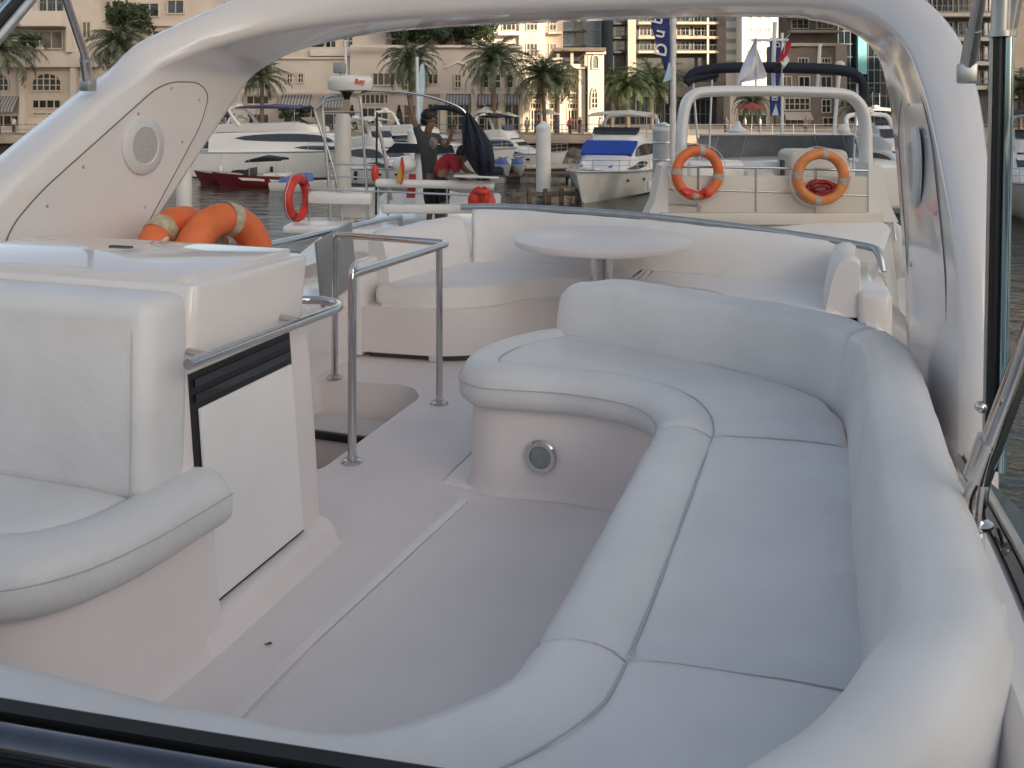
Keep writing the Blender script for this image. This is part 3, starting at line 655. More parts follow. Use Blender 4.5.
for cx in (443, 474, 501): h.wall(cx - 3, cx + 3, 93, 133, 98, .98, creamd, 'pillar')
for a in ((458, 99, 25, 12), (488, 99, 21, 12), (512, 99, 15, 12)): h.awning(*a, d=99)
mb = MB(); a, b_, c_ = h.L(445, 68, 98.95), h.L(458, 62, 98.95), h.L(471, 68, 98.95)
mb.tube([a, b_, c_], .14, 6); h.part('gable_moulding', mb, creamd)
mb = MB(); a = h.L(458, 97, 99)
# lit waterfront wing and pavilion
w_ = Bld('arcade_wing', 'sunlit cream arcade with white columns and a corner pavilion under a dark pergola', 'building', 565, 132.5, 99); w_.m = cream; w_.dw = 100.2
w_.wall(523.5, 592, 66, 133, 100.2, 14); w_.wall(588, 604, 53, 133, 98.4, 12)
for cx in (526, 545, 563, 582): w_.wall(cx - 3.2, cx + 3.2, 66, 133, 99.2, .98, creamd, 'pillar')
w_.wall(523.5, 588, 64, 68.5, 98.8, 1.3, creamd, 'cornice'); w_.wall(523.5, 588, 92, 94, 99.6, .58, creamd, 'cornice')
for cx in (535.5, 554, 572.5):
    for a in ((cx, 96, 12, 9, 4, 2), (cx, 106, 12, 7, 4, 1), (cx, 120, 11, 22, 3, 2), (cx, 80, 10, 13, 3, 2)): w_.win(*a)
w_.win(594.5, 98, 8, 22, 2, 4, 1, d=98.4); w_.win(595.5, 62, 8, 15, 1, 1, .6, d=98.4)
w_.wall(586, 606, 51, 54, 98, 12.6, creamd, 'cornice'); w_.wall(554, 606, 47.5, 51, 97.6, 12, teak, 'pergola_roof')
for cx in (558, 572, 586): w_.wall(cx - 1.5, cx + 1.5, 50, 66, 98.3, .35, pinkst, 'pergola_post')
t_ = Bld('apartment_tower', 'tall sunlit cream apartment tower rising behind the palms', 'building', 515, 132.5, 125); t_.m = cream; t_.dw = 125
t_.wall(476, 521, -90, 133, 125.6, 14); t_.wall(519, 545, -90, 133, 125, 14); t_.wall(544, 563, -90, 133, 128, 14, pinkst)
for k, y in enumerate((-30, -4, 22, 48)):
    t_.slab(498, 520, y + 10, y + 14, 125.6, 1.4, creamd); t_.win(509, y + 2, 14, 14, 3, 1, d=125.6); t_.win(532, y + 2, 12, 14, 3, 2, d=125); t_.win(553, y + 2, 8, 14, 2, 2, d=128); t_.slab(548, 562, y + 10, y + 12.5, 128, 1.0, concr)
e_ = Bld('glass_tower', 'pale blue glass tower with curved balconies behind the pavilion', 'building', 590, 132.5, 170); e_.m = glassb; e_.dw = 170
e_.wall(561, 614, -160, 133, 170, 25, glassb, 'glass_facade')
for k in range(9):
    y = -60 + 15 * k; a, b_ = e_.L(559, y + 2, 169.9), e_.L(586, y, 169.9)
    e_.part('balcony', MB().prism([(a.x, 0), (a.x + .6, -2.2), (a.x + 2.2, -3.1), (b_.x - 1, -2.2), (b_.x, 0)], a.z, b_.z, M=Matrix.Translation((0, a.y - .05, 0))), whitet)
    a, b_ = e_.L(561, y + 15, 169.9), e_.L(614, y, 169.9); mb = MB()
    for q in range(9): mb.box(a.x + (b_.x - a.x) * q / 8 - .07, a.x + (b_.x - a.x) * q / 8 + .07, a.y - .15, a.y, a.z, b_.z)
    mb.box(a.x, b_.x, a.y - .14, a.y + .01, a.z - .1, a.z + .1); e_.part('mullions', mb, rim, smooth=0)
    e_.win(579, y + 8, 8, 12, 1, 1, d=169.7, gm=glass)
f_ = Bld('balcony_tower', 'dark glass residential tower banded with cream balcony slabs', 'building', 665, 132.5, 150); f_.m = darkw; f_.dw = 150
f_.wall(613, 720, -160, 133, 150, 20); f_.wall(717, 726, -160, 133, 148.6, 20, stone); f_.wall(628, 636, -160, 90, 147.6, 2.38, concr, 'pilaster')
f_.wall(613, 722, 82, 97, 148.2, 1.78, stone, 'podium'); f_.wall(707, 709, -160, 80, 148, .3, whitet, 'downpipe')
for k in range(8):
    y = -48 + 14.2 * k
    f_.slab(636.5, 671, y, y + 2.6, 150, 2.2, concr); f_.slab(674, 716, y, y + 2.6, 150, 2.2, concr); f_.slab(613, 627.5, y, y + 2.2, 150, 1.2, darkw, rail=False)
    for cx, w0 in ((645, 12), (660, 12), (683, 14), (699, 12)): f_.win(cx, y - 6, w0, 9.5, 3, 1, d=150, gm=glass, fm=greyf if k % 2 else framew)
    f_.win(620, y - 6, 11, 10, 2, 2, d=150, gm=glassn, fm=greyf)
for cx in (625, 650, 675, 700): f_.win(cx, 114, 22, 30, 4, 2, d=150, gm=glass, fm=greyf)
for nm, lab, x0, x1, d in (('white_tower', 'far white tower with stacked window bands, left of its brighter twin', 714, 741, 262), ('white_tower', 'bright far white tower seen just right of the banded one', 742, 778, 255)):
    g_ = Bld(nm, lab, 'building', (x0 + x1) / 2, 132, d); g_.m = whitet; g_.dw = d; g_.wall(x0, x1, -160, 133, d, 20)
    for k in range(14):
        y = -80 + 11 * k
        if d > 260:
            g_.win((x0 + x1) / 2 + 2, y, 16, 4.5, 4, 1, gm=glassb)
        else:
            for cx in (750, 759, 768): g_.win(cx, y, 4, 5, 1, 1, gm=glassb)
s2 = Bld('stone_building', 'brown stone block with pale windows and shops under an awning', 'building', 815, 132.5, 135); s2.m = stone; s2.dw = 135
s2.wall(776, 838, 45, 133, 135, 5); s2.wall(836, 847, 44, 133, 134.4, 5, pinkst); s2.wall(786, 838, -90, 48, 146, 4, stone); s2.wall(775, 840, 43, 46, 134.5, .6, concr, 'cornice'); s2.wall(730, 776, 95, 133, 136, 4, concr)
for a in ((803, 63, 11, 11, 3, 2), (785, 63, 8, 11, 2, 2), (826, 63, 10, 11, 3, 2), (786, 82, 12, 12, 2, 1), (804, 82, 12, 12, 2, 1), (826, 82, 12, 12, 2, 1), (797, 104, 26, 13, 5, 2), (826, 106, 10, 14, 2, 2), (797, 124, 26, 14, 4, 1), (828, 124, 12, 14, 2, 1)): s2.win(*a)
s2.awning(797, 116, 27, 8, m=concr); s2.win(842, 70, 5, 16, 1, 2, d=134.4); s2.win(842, 100, 5, 16, 1, 2, d=134.4); s2.win(752, 122, 30, 16, 4, 1, d=136)
for k in range(6):
    y = -44 + 15 * k; s2.slab(787, 838, y, y + 2.5, 146, 1.8, concr); s2.win(800, y - 7, 18, 10, 3, 1, d=146); s2.win(825, y - 7, 18, 10, 3, 1, d=146)
i_ = Bld('blue_glass_tower', 'dark blue glass tower with one bright cyan strip', 'building', 872, 132.5, 165); i_.m = glassn; i_.dw = 165
i_.wall(838, 910, -160, 133, 165, 25, glassn, 'glass_facade'); i_.wall(858, 867, -160, 74, 164, .95, cyan, 'cyan_strip')
for k in range(15):
    y = -60 + 13 * k; a, b_ = i_.L(838, y + 13, 164.95), i_.L(910, y, 164.95); mb = MB()
    for q in range(13): mb.box(a.x + (b_.x - a.x) * q / 12 - .05, a.x + (b_.x - a.x) * q / 12 + .05, a.y - .1, a.y, a.z, b_.z)
    mb.box(a.x, b_.x, a.y - .09, a.y + .01, a.z - .06, a.z + .06); i_.part('mullions', mb, greyf, smooth=0)
j_ = Bld('dark_tower', 'dark residential block with pale balcony slabs at the far right', 'building', 960, 132.5, 125); j_.m = darkw; j_.dw = 125
j_.wall(897, 1120, -160, 133, 125, 3); j_.wall(1012, 1030, -90, 98, 124, 1, pinkst, 'pilaster'); j_.wall(898, 903, -90, 133, 124.2, .78, stone, 'pilaster')
for k in range(7):
    y = -58 + 24 * k
    for x0, x1 in ((902, 1008), (1032, 1110)):
        j_.slab(x0, x1, y, y + 4, 125, 2, concr)
        for q in range(int((x1 - x0) / 26)): j_.win(x0 + 14 + 26 * q, y - 9, 22, 14, 4, 1, d=125, gm=glassn, fm=greyf)
# unseen tower blocks added behind us, sized to shade the basin between sunlit strips
AZ = R(40)
def shade_block(name, lab, w0, w1, q, hgt, thick=18):
    pr_, sd_ = Vector((math.cos(AZ), math.sin(AZ), 0)), Vector((math.sin(AZ), -math.cos(AZ), 0))
    M = Mcam @ Matrix(((pr_.x, sd_.x, 0, 0), (pr_.y, sd_.y, 0, 0), (0, 0, 1, 0), (0, 0, 0, 1)))
    o = MB().box(w0, w1, q, q + thick, QUAY, hgt, 0, 1, M).build(name, pinkst, smooth=0)
    tag(o, lab, 'building')
    for k in range(int((hgt - 4) / 7)):
        mb = MB().box(w0 + 2, w1 - 2, q - .12, q - .02, 3 + k * 7, 6.5 + k * 7, 0, 1, M); mb.build('window_band', glass, o, smooth=0)
shade_block('shade_tower', 'unseen wide shade tower added behind the camera, farther one', -75, 12, 245, 112)
shade_block('shade_tower', 'unseen wide shade tower added behind the camera, nearer one', 6, 64.6, 222, 104)
shade_block('shade_tower', 'unseen narrow shade tower added behind the camera', 87, 107, 222, 112)
shade_block('shade_tower', 'unseen far right shade tower added behind the camera', 108, 185, 222, 82)

# ---------------------------------------------------------------- trees
def palm_mesh(seed, n, Lf, droop):
    rnd = random.Random(seed); mb = MB()
    for k in range(n):
        az = 2.399 * k + rnd.uniform(-.3, .3); el = R(82 - 105 * (k / n) ** .9 + rnd.uniform(-8, 8)); L_ = Lf * rnd.uniform(.8, 1.08); pts = []
        p = Vector((0, 0, 0)); e = el; S = 9
        for q in range(S + 1):
            pts.append(p.copy()); p = p + Vector((math.cos(az) * math.cos(e), math.sin(az) * math.cos(e), math.sin(e))) * (L_ / S); e -= droop * (.6 + q / S) / S * 1.6
        side = Vector((-math.sin(az), math.cos(az), 0))
        for q in range(1, S * 3 + 1):
            f = q / (S * 3); ii = min(S - 1, int(f * S)); t = f * S - ii; c0 = pts[ii].lerp(pts[ii + 1], t); dr = (pts[ii + 1] - pts[ii]).normalized(); upv = side.cross(dr)
            ll = Lf * .2 * (math.sin(math.pi * min(1, f * .92 + .1)) ** .6) * rnd.uniform(.75, 1.1)
            for sg in (-1, 1):
                tip = c0 + (side * sg * .8 + dr * .75 + upv * rnd.uniform(-.15, .45) - Vector((0, 0, .25))).normalized() * ll; wd = dr * Lf * .014
                mb.quad(c0 - wd, tip - wd * .3, tip + wd * .3, c0 + wd)
        for a, b2 in zip(pts, pts[1:]):
            wv = side * Lf * .006; mb.quad(a - wv, b2 - wv, b2 + wv, a + wv)
    bmesh.ops.recalc_face_normals(mb.bm, faces=mb.bm.faces)
    me = bpy.data.meshes.new('palm_crown'); mb.bm.to_mesh(me); mb.bm.free(); me.materials.append(leafp); return me
PM = [palm_mesh(3, 46, 4.8, R(66)), palm_mesh(5, 52, 4.4, R(76)), palm_mesh(9, 42, 4.9, R(58))]
PM_SHADE = []
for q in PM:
    c2 = q.copy(); c2.materials[0] = leafd; PM_SHADE.append(c2)  # darker leaf copies: shade put into the colour of some palms
def palm(label, x, yc, yb, d, k, s=1.0, lean=0.0, group='palm trees along the promenade'):
    t = Far('palm_tree', label, 'palm', x, yb, d, group, random.uniform(0, 6)); hgt = (yb - yc) / F * d
    mb = MB().tube([(0, 0, -.1), (lean * .3, 0, hgt * .35), (lean, 0, hgt * .98)], lambda t: .27 - .1 * t, 10, 5); t.part('trunk', mb, bark)
    mb = MB().sphere((lean, 0, hgt * .97), .36, .36, .5, 10, 6); t.part('crown_base', mb, bark)
    c_ = bpy.data.objects.new('crown', (PM_SHADE if label.startswith('dark') else PM)[k]); C.objects.link(c_); c_.parent = t.o; c_.location = (lean, 0, hgt); c_.scale = (s, s, s); c_.rotation_euler = (0, 0, random.uniform(0, 6))
palm('palm tree in front of the hotel corner at the left edge of view', -2, 50, 133, 90, 0, 1.1)
palm('palm tree over the arch shoulder, before the hotel terrace', 118, 45, 133, 91, 1, 1.0)
palm('palm tree mostly hidden by the arch leg, left of two small square windows', 262, 78, 133, 92, 2, .75)
palm('full palm tree behind the standing man with raised arm', 411, 62, 133, 91, 1, 1.0)
palm('full palm tree over the parasol, left of the sunlit arcade', 494, 62, 133, 91, 0, 1.0)
palm('palm tree before the sunlit arcade, taller of the pair', 545, 76, 133, 92, 2, .95, .3)
palm('slim second palm tree of the pair before the sunlit arcade', 557, 80, 133, 94, 1, .8, -.2)
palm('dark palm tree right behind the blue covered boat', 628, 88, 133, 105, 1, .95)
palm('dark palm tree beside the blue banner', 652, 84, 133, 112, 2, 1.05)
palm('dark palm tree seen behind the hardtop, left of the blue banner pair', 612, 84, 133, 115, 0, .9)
palm('small palm tree under the far arch bar by the red parasol', 752, 102, 133, 118, 1, .8)
palm('palm tree in front of the dark block at the far right edge', 1020, 92, 133, 100, 0, 1.0)
palm('palm tree low behind the white pole with ball top', 858, 105, 133, 120, 2, .75)
def leafy(label, x, yc, yb, d, rx, rz, n=900, m=None, seed=1, name='tree', group='dark trees on the hotel terrace'):
    rnd = random.Random(seed); t = Far(name, label, 'tree' if name == 'tree' else 'shrub', x, yb, d, group); hc = (yb - yc) / F * d
    mb = MB().tube([(0, 0, 0), (.1, 0, hc * .5), (0, .1, hc)], lambda t: .16 - .08 * t, 8, 3)
    for k in range(4): mb.tube([(0, 0, hc * .6), (rx * .4 * math.cos(k * 1.6), rx * .4 * math.sin(k * 1.6), hc * 1.05)], .05, 6)
    t.part('trunk', mb, bark); mb = MB(); cl = [(Vector((rnd.uniform(-.75, .75) * rx, rnd.uniform(-.75, .75) * rx, rnd.uniform(-.65, .75) * rz)), rnd.uniform(.28, .5)) for _ in range(13)]
    for k in range(n):
        c0, s = cl[k % 13]; v = Vector((rnd.gauss(0, 1), rnd.gauss(0, 1), rnd.gauss(0, 1))).normalized() * s * min(rx, rz) * 1.15 * rnd.uniform(.6, 1.05)
        p = c0 + v + Vector((0, 0, hc)); a = Vector((rnd.gauss(0, 1), rnd.gauss(0, 1), rnd.gauss(0, 1))).normalized() * rnd.uniform(.12, .24); b2 = a.orthogonal().normalized() * a.length * .55
        mb.quad(p - a, p + b2, p + a, p - b2)
    t.part('crown', mb, m or leafd, smooth=0, recalc=False)
for k, (x, y, rx, lab) in enumerate(((402, 34, 2.0, 'dark leafy tree on the terrace above the standing man'), (428, 30, 2.0, 'dense dark tree on the terrace, second from its left'), (452, 32, 2.1, 'dense dark tree on the terrace over the gable'), (478, 30, 2.1, 'dark tree on the terrace just left of the sunlit tower'), (312, 45, 1.1, 'small dark tree beside the upper hotel windows'), (100, 16, 2.2, 'dark tree on the upper terrace beside the strut'), (130, 20, 2.2, 'dark tree on the upper terrace near the arch top'))):
    leafy(lab, x, y, 56 if x > 200 else 50, 106 if x > 200 else 101, rx * 1.15, 1.9 if rx > 1.5 else .9, 2600, None, k)
for k, (x, lab) in enumerate(((288, 'low clipped bush under the striped awning'), (306, 'low clipped bush right of another under the awning'), (30, 'bush in the balcony planter of the hotel'))):
    leafy(lab, x, 112 if x > 100 else 41, 118 if x > 100 else 46, 98.5 if x > 100 else 95, 1.1, .6, 500, None, 20 + k, 'bush', 'bushes of the hotel')
for x, lab in ((399, 'slim cone shaped topiary by the hotel door'), (352, 'cone shaped topiary before the tall glass door')):
    t = Far('topiary', lab, 'shrub', x, 132.5, 96, 'topiary cones'); rnd = random.Random(x); mb = MB()
    for k in range(500):
        z = rnd.random() ** 1.3 * 2.6; r_ = .55 * (1 - z / 2.7) + .03; a = rnd.uniform(0, 6.3); p = Vector((r_ * math.cos(a), r_ * math.sin(a), z + .3)); q = Vector((rnd.gauss(0, 1), rnd.gauss(0, 1), rnd.gauss(0, 1))).normalized() * .12; w2 = q.orthogonal().normalized() * .07
        mb.quad(p - q, p + w2, p + q, p - w2)
    t.part('crown', mb, leafd, smooth=0, recalc=False); t.part('pot', MB().lathe([(.25, 0), (.33, .35), (.3, .36)], 12), qwall)
# ================================================================ BOATS AND PEOPLE
def hull_mb(L_, B, Fb, sheer=.5, rake=.9, draft=.35, tr=.85):
    mb = MB(); secs = []
    for k in range(15):
        t = k / 14; x = -L_ / 2 + L_ * t; hb = B / 2 * (tr + (1 - tr) * min(1, t * 3)) * (1 - max(0, (t - .45) / .55) ** 2.3) + .02; nar = 1 - .6 * max(0, (t - .35) / .65) ** 1.2
        top = Fb + sheer * t * t; xo = rake * max(0, t - .5) * 2
        prof = [(hb * .5 * (1 - t * .5) * nar, -draft, 0), (hb * .88 * nar, .1, .15), (hb * .97 * (nar * .6 + .4), .45 * top, .5), (hb, top, 1)]
        secs.append([(x + xo * f, y, z) for y, z, f in prof] + [(x + xo * f, -y, z) for y, z, f in prof[::-1]])
    return mb.loft(secs), secs
def house(st):
    """st: (x, half width at foot, half width at top, z foot, z top)"""
    return [[(x, wb, z0), (x, (wb + wt) / 2 + .02, (z0 + z1) / 2), (x, wt, z1 - .08), (x, wt * .85, z1), (x, -wt * .85, z1), (x, -wt, z1 - .08), (x, -(wb + wt) / 2 - .02, (z0 + z1) / 2), (x, -wb, z0)] for x, wb, wt, z0, z1 in st]
def side_strip(st, f0, f1, off=.02, sg=1, a=0, b=1):
    """window strip following a deckhouse side, tapered to its ends"""
    mb = MB(); s2 = cr(st, 6); N = len(s2); lo, hi = [], []
    i0, i1 = int(a * (N - 1)), int(b * (N - 1))
    for i in range(i0, i1 + 1):
        x, wb, wt, z0, z1 = s2[i]; q = (i - i0) / max(1, i1 - i0); tp = math.sin(math.pi * min(1, max(0, q))) ** .45; fm = (f0 + f1) / 2
        for f, row in ((fm + (f0 - fm) * tp, lo), (fm + (f1 - fm) * tp, hi)):
            row.append([x, sg * (wb + (wt - wb) * f + off + .03 * math.sin(math.pi * f)), z0 + (z1 - z0) * f])
    rows = [[(p[0], p[1] - sg * .03, p[2]), tuple(p), tuple(q), (q[0], q[1] - sg * .03, q[2])] for p, q in zip(lo, hi)]
    return mb.loft(rows)
def rail(mb, pts, hgt, r=.02, posts=6, mid=True):
    mb.tube([(x, y, z + hgt) for x, y, z in pts], r, 6)
    if mid: mb.tube([(x, y, z + hgt * .5) for x, y, z in pts], r * .7, 6)
    for k in range(posts + 1):
        i = int(k * (len(pts) - 1) / posts); x, y, z = pts[i]; mb.tube([(x, y, z), (x, y, z + hgt)], r * .9, 6)
def motor_boat(label, x, y, d, L_, B, turn, Fb=1.5, sheer=.5, cover=None, bim=None, group=None, fly=True, hullm=boatw, name='motor_yacht', arch=True, hsc=1.0):
    b = Far(name, label, 'yacht', x, y, d, group, turn); o = b.o
    mb, secs = hull_mb(L_, B, Fb, sheer, L_ * .11); mb.build('hull', hullm, o)
    k = L_ / 11
    st = [(-4.6 * k, B * .42, B * .38, Fb - .05, Fb + 1.45), (-2 * k, B * .43, B * .37, Fb - .02, Fb + 1.6), (.4 * k, B * .41, B * .33, Fb, Fb + 1.5), (1.6 * k, B * .38, B * .30, Fb + .05, Fb + .85), (3.2 * k, B * .27, B * .2, Fb + .15, Fb + .48), (4.6 * k, B * .08, B * .05, Fb + .3, Fb + .36)]
    st = [(x_, a_, b_, z0, z0 + (z1 - z0) * hsc) for x_, a_, b_, z0, z1 in st]
    mb = MB(); mb.loft(house(cr(st, 4))); hs_ = mb.build('deckhouse', boatw, o, smooth=40)
    for sg in (1, -1): side_strip(st, .5, .88, .015, sg, .12, .52).build('side_window', boatg, hs_); side_strip(st, .1, .36, .015, sg, .3, .72).build('side_window', boatg, hs_)
    # windscreen on the raked front
    a, c_ = st[2], st[3]; mb = MB(); wk_ = 1.22 if cover else 1.0; lift_ = .13 if cover else .03; q = lambda f, y, up=lift_: (a[0] + (c_[0] - a[0]) * f + up * .6, y, a[4] + (c_[4] - a[4]) * f + up)
    mb.loft([[q(.02, s * a[2] * .84 * wk_), q(.5, s * a[2] * .88 * wk_), q(.99, s * c_[2] * .9 * wk_), q(.99, s * c_[2] * .9 * wk_, -.05), q(.02, s * a[2] * .84 * wk_, -.05)] for s in (-1, -.5, 0, .5, 1)])
    mb.build('windscreen', cover or boatg, o, label='blue fabric cover over the windscreen' if cover else None)
    if cover:
        for s in (-1, 1): MB().box(2.0 * k, 3.3 * k, s * .14 if s > 0 else -B * .2, s * .14 if s < 0 else B * .2, Fb + .45, Fb + .56, .05, 2, Matrix.Translation((0, 0, .55)) @ Matrix.Rotation(R(10), 4, 'Y')).build('sun_pad', bluel, o)
    if fly:
        fs = [(-4.4 * k, B * .36, B * .38, Fb + 1.5, Fb + 2.1), (-2 * k, B * .36, B * .38, Fb + 1.55, Fb + 2.25), (-.6 * k, B * .33, B * .34, Fb + 1.5, Fb + 2.3), (.3 * k, B * .26, B * .24, Fb + 1.48, Fb + 1.9)]
        MB().loft(house(cr(fs, 4))).build('flybridge', boatw, o, smooth=40)
        mb = MB(); mb.loft([[(-.5 * k, s * B * .3, Fb + 2.28), (-.1 * k, s * B * .3, Fb + 2.22), (-.55 * k, s * B * .31, Fb + 2.62), (-.6 * k, s * B * .31, Fb + 2.62)] for s in (-1, -.4, .4, 1)]); mb.build('wind_deflector', boatg, o)
    if arch:
        mb = MB(); mb.tube([(-3.2 * k, -B * .38, Fb + 2.0), (-3.7 * k, -B * .36, Fb + 3.1), (-3.75 * k, -B * .2, Fb + 3.35), (-3.75 * k, B * .2, Fb + 3.35), (-3.7 * k, B * .36, Fb + 3.1), (-3.2 * k, B * .38, Fb + 2.0)], .13, 8, 4); ar = mb.build('radar_arch', boatw, o)
        MB().lathe([(.05, 3.42), (.3, 3.45), (.32, 3.6), (.1, 3.7)], 14, Matrix.Translation((-3.7 * k, 0, Fb))).build('radar_dome', boatw, ar)
        MB().tube([(-3.7 * k, .3, Fb + 3.4), (-3.8 * k, .32, Fb + 4.6)], .015, 6).build('aerial', white, ar)
    if bim:
        mb = MB(); mb.loft([[(-3.4 * k, s * B * .4, Fb + 3.55 - .16 * s * s), (-1.9 * k, s * B * .42, Fb + 3.68 - .16 * s * s), (-.5 * k, s * B * .4, Fb + 3.5 - .16 * s * s), (-.5 * k, s * B * .4, Fb + 3.44 - .16 * s * s), (-3.4 * k, s * B * .4, Fb + 3.48 - .16 * s * s)] for s in (-1, -.6, 0, .6, 1)]); cn = mb.build('canopy', bim, o)
        for sx in (-3.3, -.7):
            for s in (-1, 1): MB().tube([(sx * k, s * B * .39, Fb + 2.0), (sx * k, s * B * .39, Fb + 3.4)], .03, 6).build('canopy_pole', steeld, o)
    mb = MB(); pts = [(s_c[-5][0], s_c[-5][1] * -1 * .93, s_c[-5][2]) for s_c in secs[7:]] + [(s_c[3][0], s_c[3][1] * .93, s_c[3][2]) for s_c in secs[7:]][::-1]
    pts = [(s_c[3][0], s_c[3][1] * .93, s_c[3][2]) for s_c in secs[7:]]; pts = pts + [(p[0], -p[1], p[2]) for p in pts[::-1]]
    rail(mb, pts, .6, .022, 10); mb.build('bow_rail', steeld, o)
    for s in (-1, 1):
        for fx in (1.2, 2.6):
            i = 8 + int((fx - 1.2) * 1.5); p1 = Vector(secs[i][2 if s > 0 else -3]).lerp(Vector(secs[i][3 if s > 0 else -4]), .35)
            MB().sphere(p1, .26, .06, .1, 12, 6).build('porthole', boatg, o)
    mb = MB(); s3 = [[(p[0], p[1] * 1.004 + (.006 if p[1] > 0 else -.006), p[2]) for p in (s_c[0], s_c[1])] for s_c in secs]
    for sg in (1, -1):
        mb.loft([[(a_[0], a_[1] * sg, a_[2]), (b_[0], b_[1] * sg + sg * .004, b_[2] + .06)] for a_, b_ in s3], False, False)
    mb.build('boot_stripe', antif, o, recalc=False)
    mb = MB()
    for sg in (-1, 1): mb.tube([(s_c[3][0], sg * (s_c[3][1] + .02), s_c[3][2] - .06) for s_c in secs], .035, 6)
    mb.build('rub_rail', steeld, o)
    for sg in (-1, 1):
        for i in (2, 5, 8):
            p1 = Vector(secs[i][3]); y1 = sg * (p1.y + .14)
            fd = MB().tube([(p1.x, y1, .35), (p1.x, y1, .42), (p1.x, y1, .9), (p1.x, y1, .97)], lambda t: .05 if t in (0, 1) else .12, 8).build('fender', navyc if i == 5 else white, o, smooth=60)
            MB().tube([(p1.x, y1, .97), (p1.x, sg * p1.y, p1.z + .05)], .012, 5).build('line', rope, fd)
    return b
WY = lambda d: HY + F * (EYE - WATER) / d          # picture row of the waterline at depth d
motor_boat('white motor yacht with royal blue windscreen cover moored bow-on by the white piles', 614, WY(56), 56, 12.6, 4.8, R(-112), 1.5, .38, bluec, boatc, hsc=1.14)
motor_boat('long sleek white yacht lying broadside beyond the red speedboat', 318, WY(70), 70, 19, 5.0, R(-6), 2.0, .5, None, purple, None, True)
motor_boat('white yacht lying bow right behind the radar pole of the near boat', 430, WY(76), 76, 13, 4.2, R(-22), 1.7, .5, None, None, 'white yachts in the far row')
motor_boat('small white yacht half hidden behind the two men', 512, WY(80), 80, 9, 3.2, R(-30), 1.2, .5, None, navyc, 'white yachts in the far row')
motor_boat('white yacht moored beyond the right end of the orange ring boat', 905, WY(46), 46, 10, 3.6, R(-80), 1.6, .5, None, None, 'white yachts on the right')
motor_boat('distant white yacht glimpsed between the ring boat and the arch leg', 893, WY(66), 66, 12, 4, R(-95), 1.9, .5, None, None, 'white yachts on the right')
motor_boat('white yacht moored at the right edge beyond the black pole', 1042, WY(44), 44, 11, 3.8, R(-120), 1.6, .5, None, navyc, 'white yachts on the right')
motor_boat('far white yacht in the row at the left below the hotel awning', 225, WY(80), 80, 12, 4, R(10), 1.7, .5, None, None, 'white yachts in the far row')
motor_boat('white cabin yacht moored between the long sleek yacht and the men', 385, WY(63), 63, 8.5, 3.0, R(-35), 1.1, .4, None, boatc, 'white yachts in the far row')
motor_boat('small white cruiser under the hotel arches at the far left of the water', 208, WY(74), 74, 9, 3.3, R(160), 1.3, .4, None, navyc, 'white yachts in the far row')
# red speedboat with black canopy
sb_ = Far('speedboat', 'dark red speedboat with black canopy lying before the long white yacht', 'speedboat', 262, WY(61), 61, None, R(176))
mb, secs = hull_mb(5.6, 2.1, .75, .25, .7); mb.build('hull', maroon, sb_.o)
mb = MB(); mb.loft([[(.6, s * .8, .85), (1.2, s * .6, .9), (.65, s * .75, 1.3), (.6, s * .75, 1.3)] for s in (-1, 0, 1)]); mb.build('windscreen', boatg, sb_.o)
mb = MB(); mb.loft([[(-1.6, s * .85, 2.0 - .1 * s * s), (-.4, s * .9, 2.15 - .1 * s * s), (.9, s * .8, 1.85 - .1 * s * s), (.9, s * .8, 1.78 - .1 * s * s), (-1.6, s * .85, 1.9 - .1 * s * s)] for s in (-1, -.5, 0, .5, 1)]); mb.build('canopy', navyc, sb_.o)
for sx in (-1.3, .6):
    for s in (-1, 1): MB().tube([(sx, s * .8, .8), (sx, s * .8, 1.9)], .025, 6).build('canopy_pole', steeld, sb_.o)
MB().box(-1.9, -.3, -.7, .7, .7, .95, .08).build('seat', boatw, sb_.o)
mb = MB()
for sg in (-1, 1): mb.loft([[(x, sg * (1.03 - max(0, x) ** 2 * .05), z), (x + .3, sg * (1.05 - max(0, x) ** 2 * .05), z + .18)] for x, z in ((-2.2, .35), (-1, .4), (0, .48), (1.0, .5))], False, False)
mb.build('side_flash', boatw, sb_.o, recalc=False)
# second speedboat and tender
sb2 = Far('speedboat', 'low dark speedboat with white stripe beside the red speedboat', 'speedboat', 232, WY(63), 63, None, R(170))
mb, _ = hull_mb(4.6, 1.9, .7, .25, .6); mb.build('hull', maroon, sb2.o); MB().box(-1.6, -.2, -.6, .6, .65, 1.0, .1).build('seat', navyc, sb2.o)
td = Far('tender', 'small pale blue and white tender afloat right of the speedboats', 'dinghy', 306, WY(58), 58, None, R(-10))
mb, _ = hull_mb(4.4, 1.8, .55, .2, .5); mb.build('hull', boatw, td.o); MB().box(-.5, .4, -.35, .35, .5, 1.15, .1).build('console', bluel, td.o); MB().box(-1.6, -.8, -.6, .6, .5, .85, .08).build('seat', bluel, td.o)
def jetski(label, x, d, turn):
    t = Far('jet_ski', label, 'jet ski', x, WY(d) - .62 * F / d, d, 'jet skis on the floating dock', turn)
    mb, _ = hull_mb(2.9, 1.1, .55, .15, .4, .15); mb.build('hull', boatw, t.o)
    MB().loft(house([(-1.2, .3, .22, .5, .85), (-.4, .32, .25, .5, 1.0), (.3, .35, .25, .55, 1.05), (1.1, .2, .12, .6, .75)])).build('cover', bluel, t.o)
    MB().tube([(.3, -.4, 1.15), (.2, 0, 1.05), (.3, .4, 1.15)], .035, 6).build('handlebar', black, t.o)
jetski('covered white jet ski on the floating dock, left one of two', 502, 66, R(-70)); jetski('covered white jet ski on the floating dock, right one of two', 518, 66, R(-80))
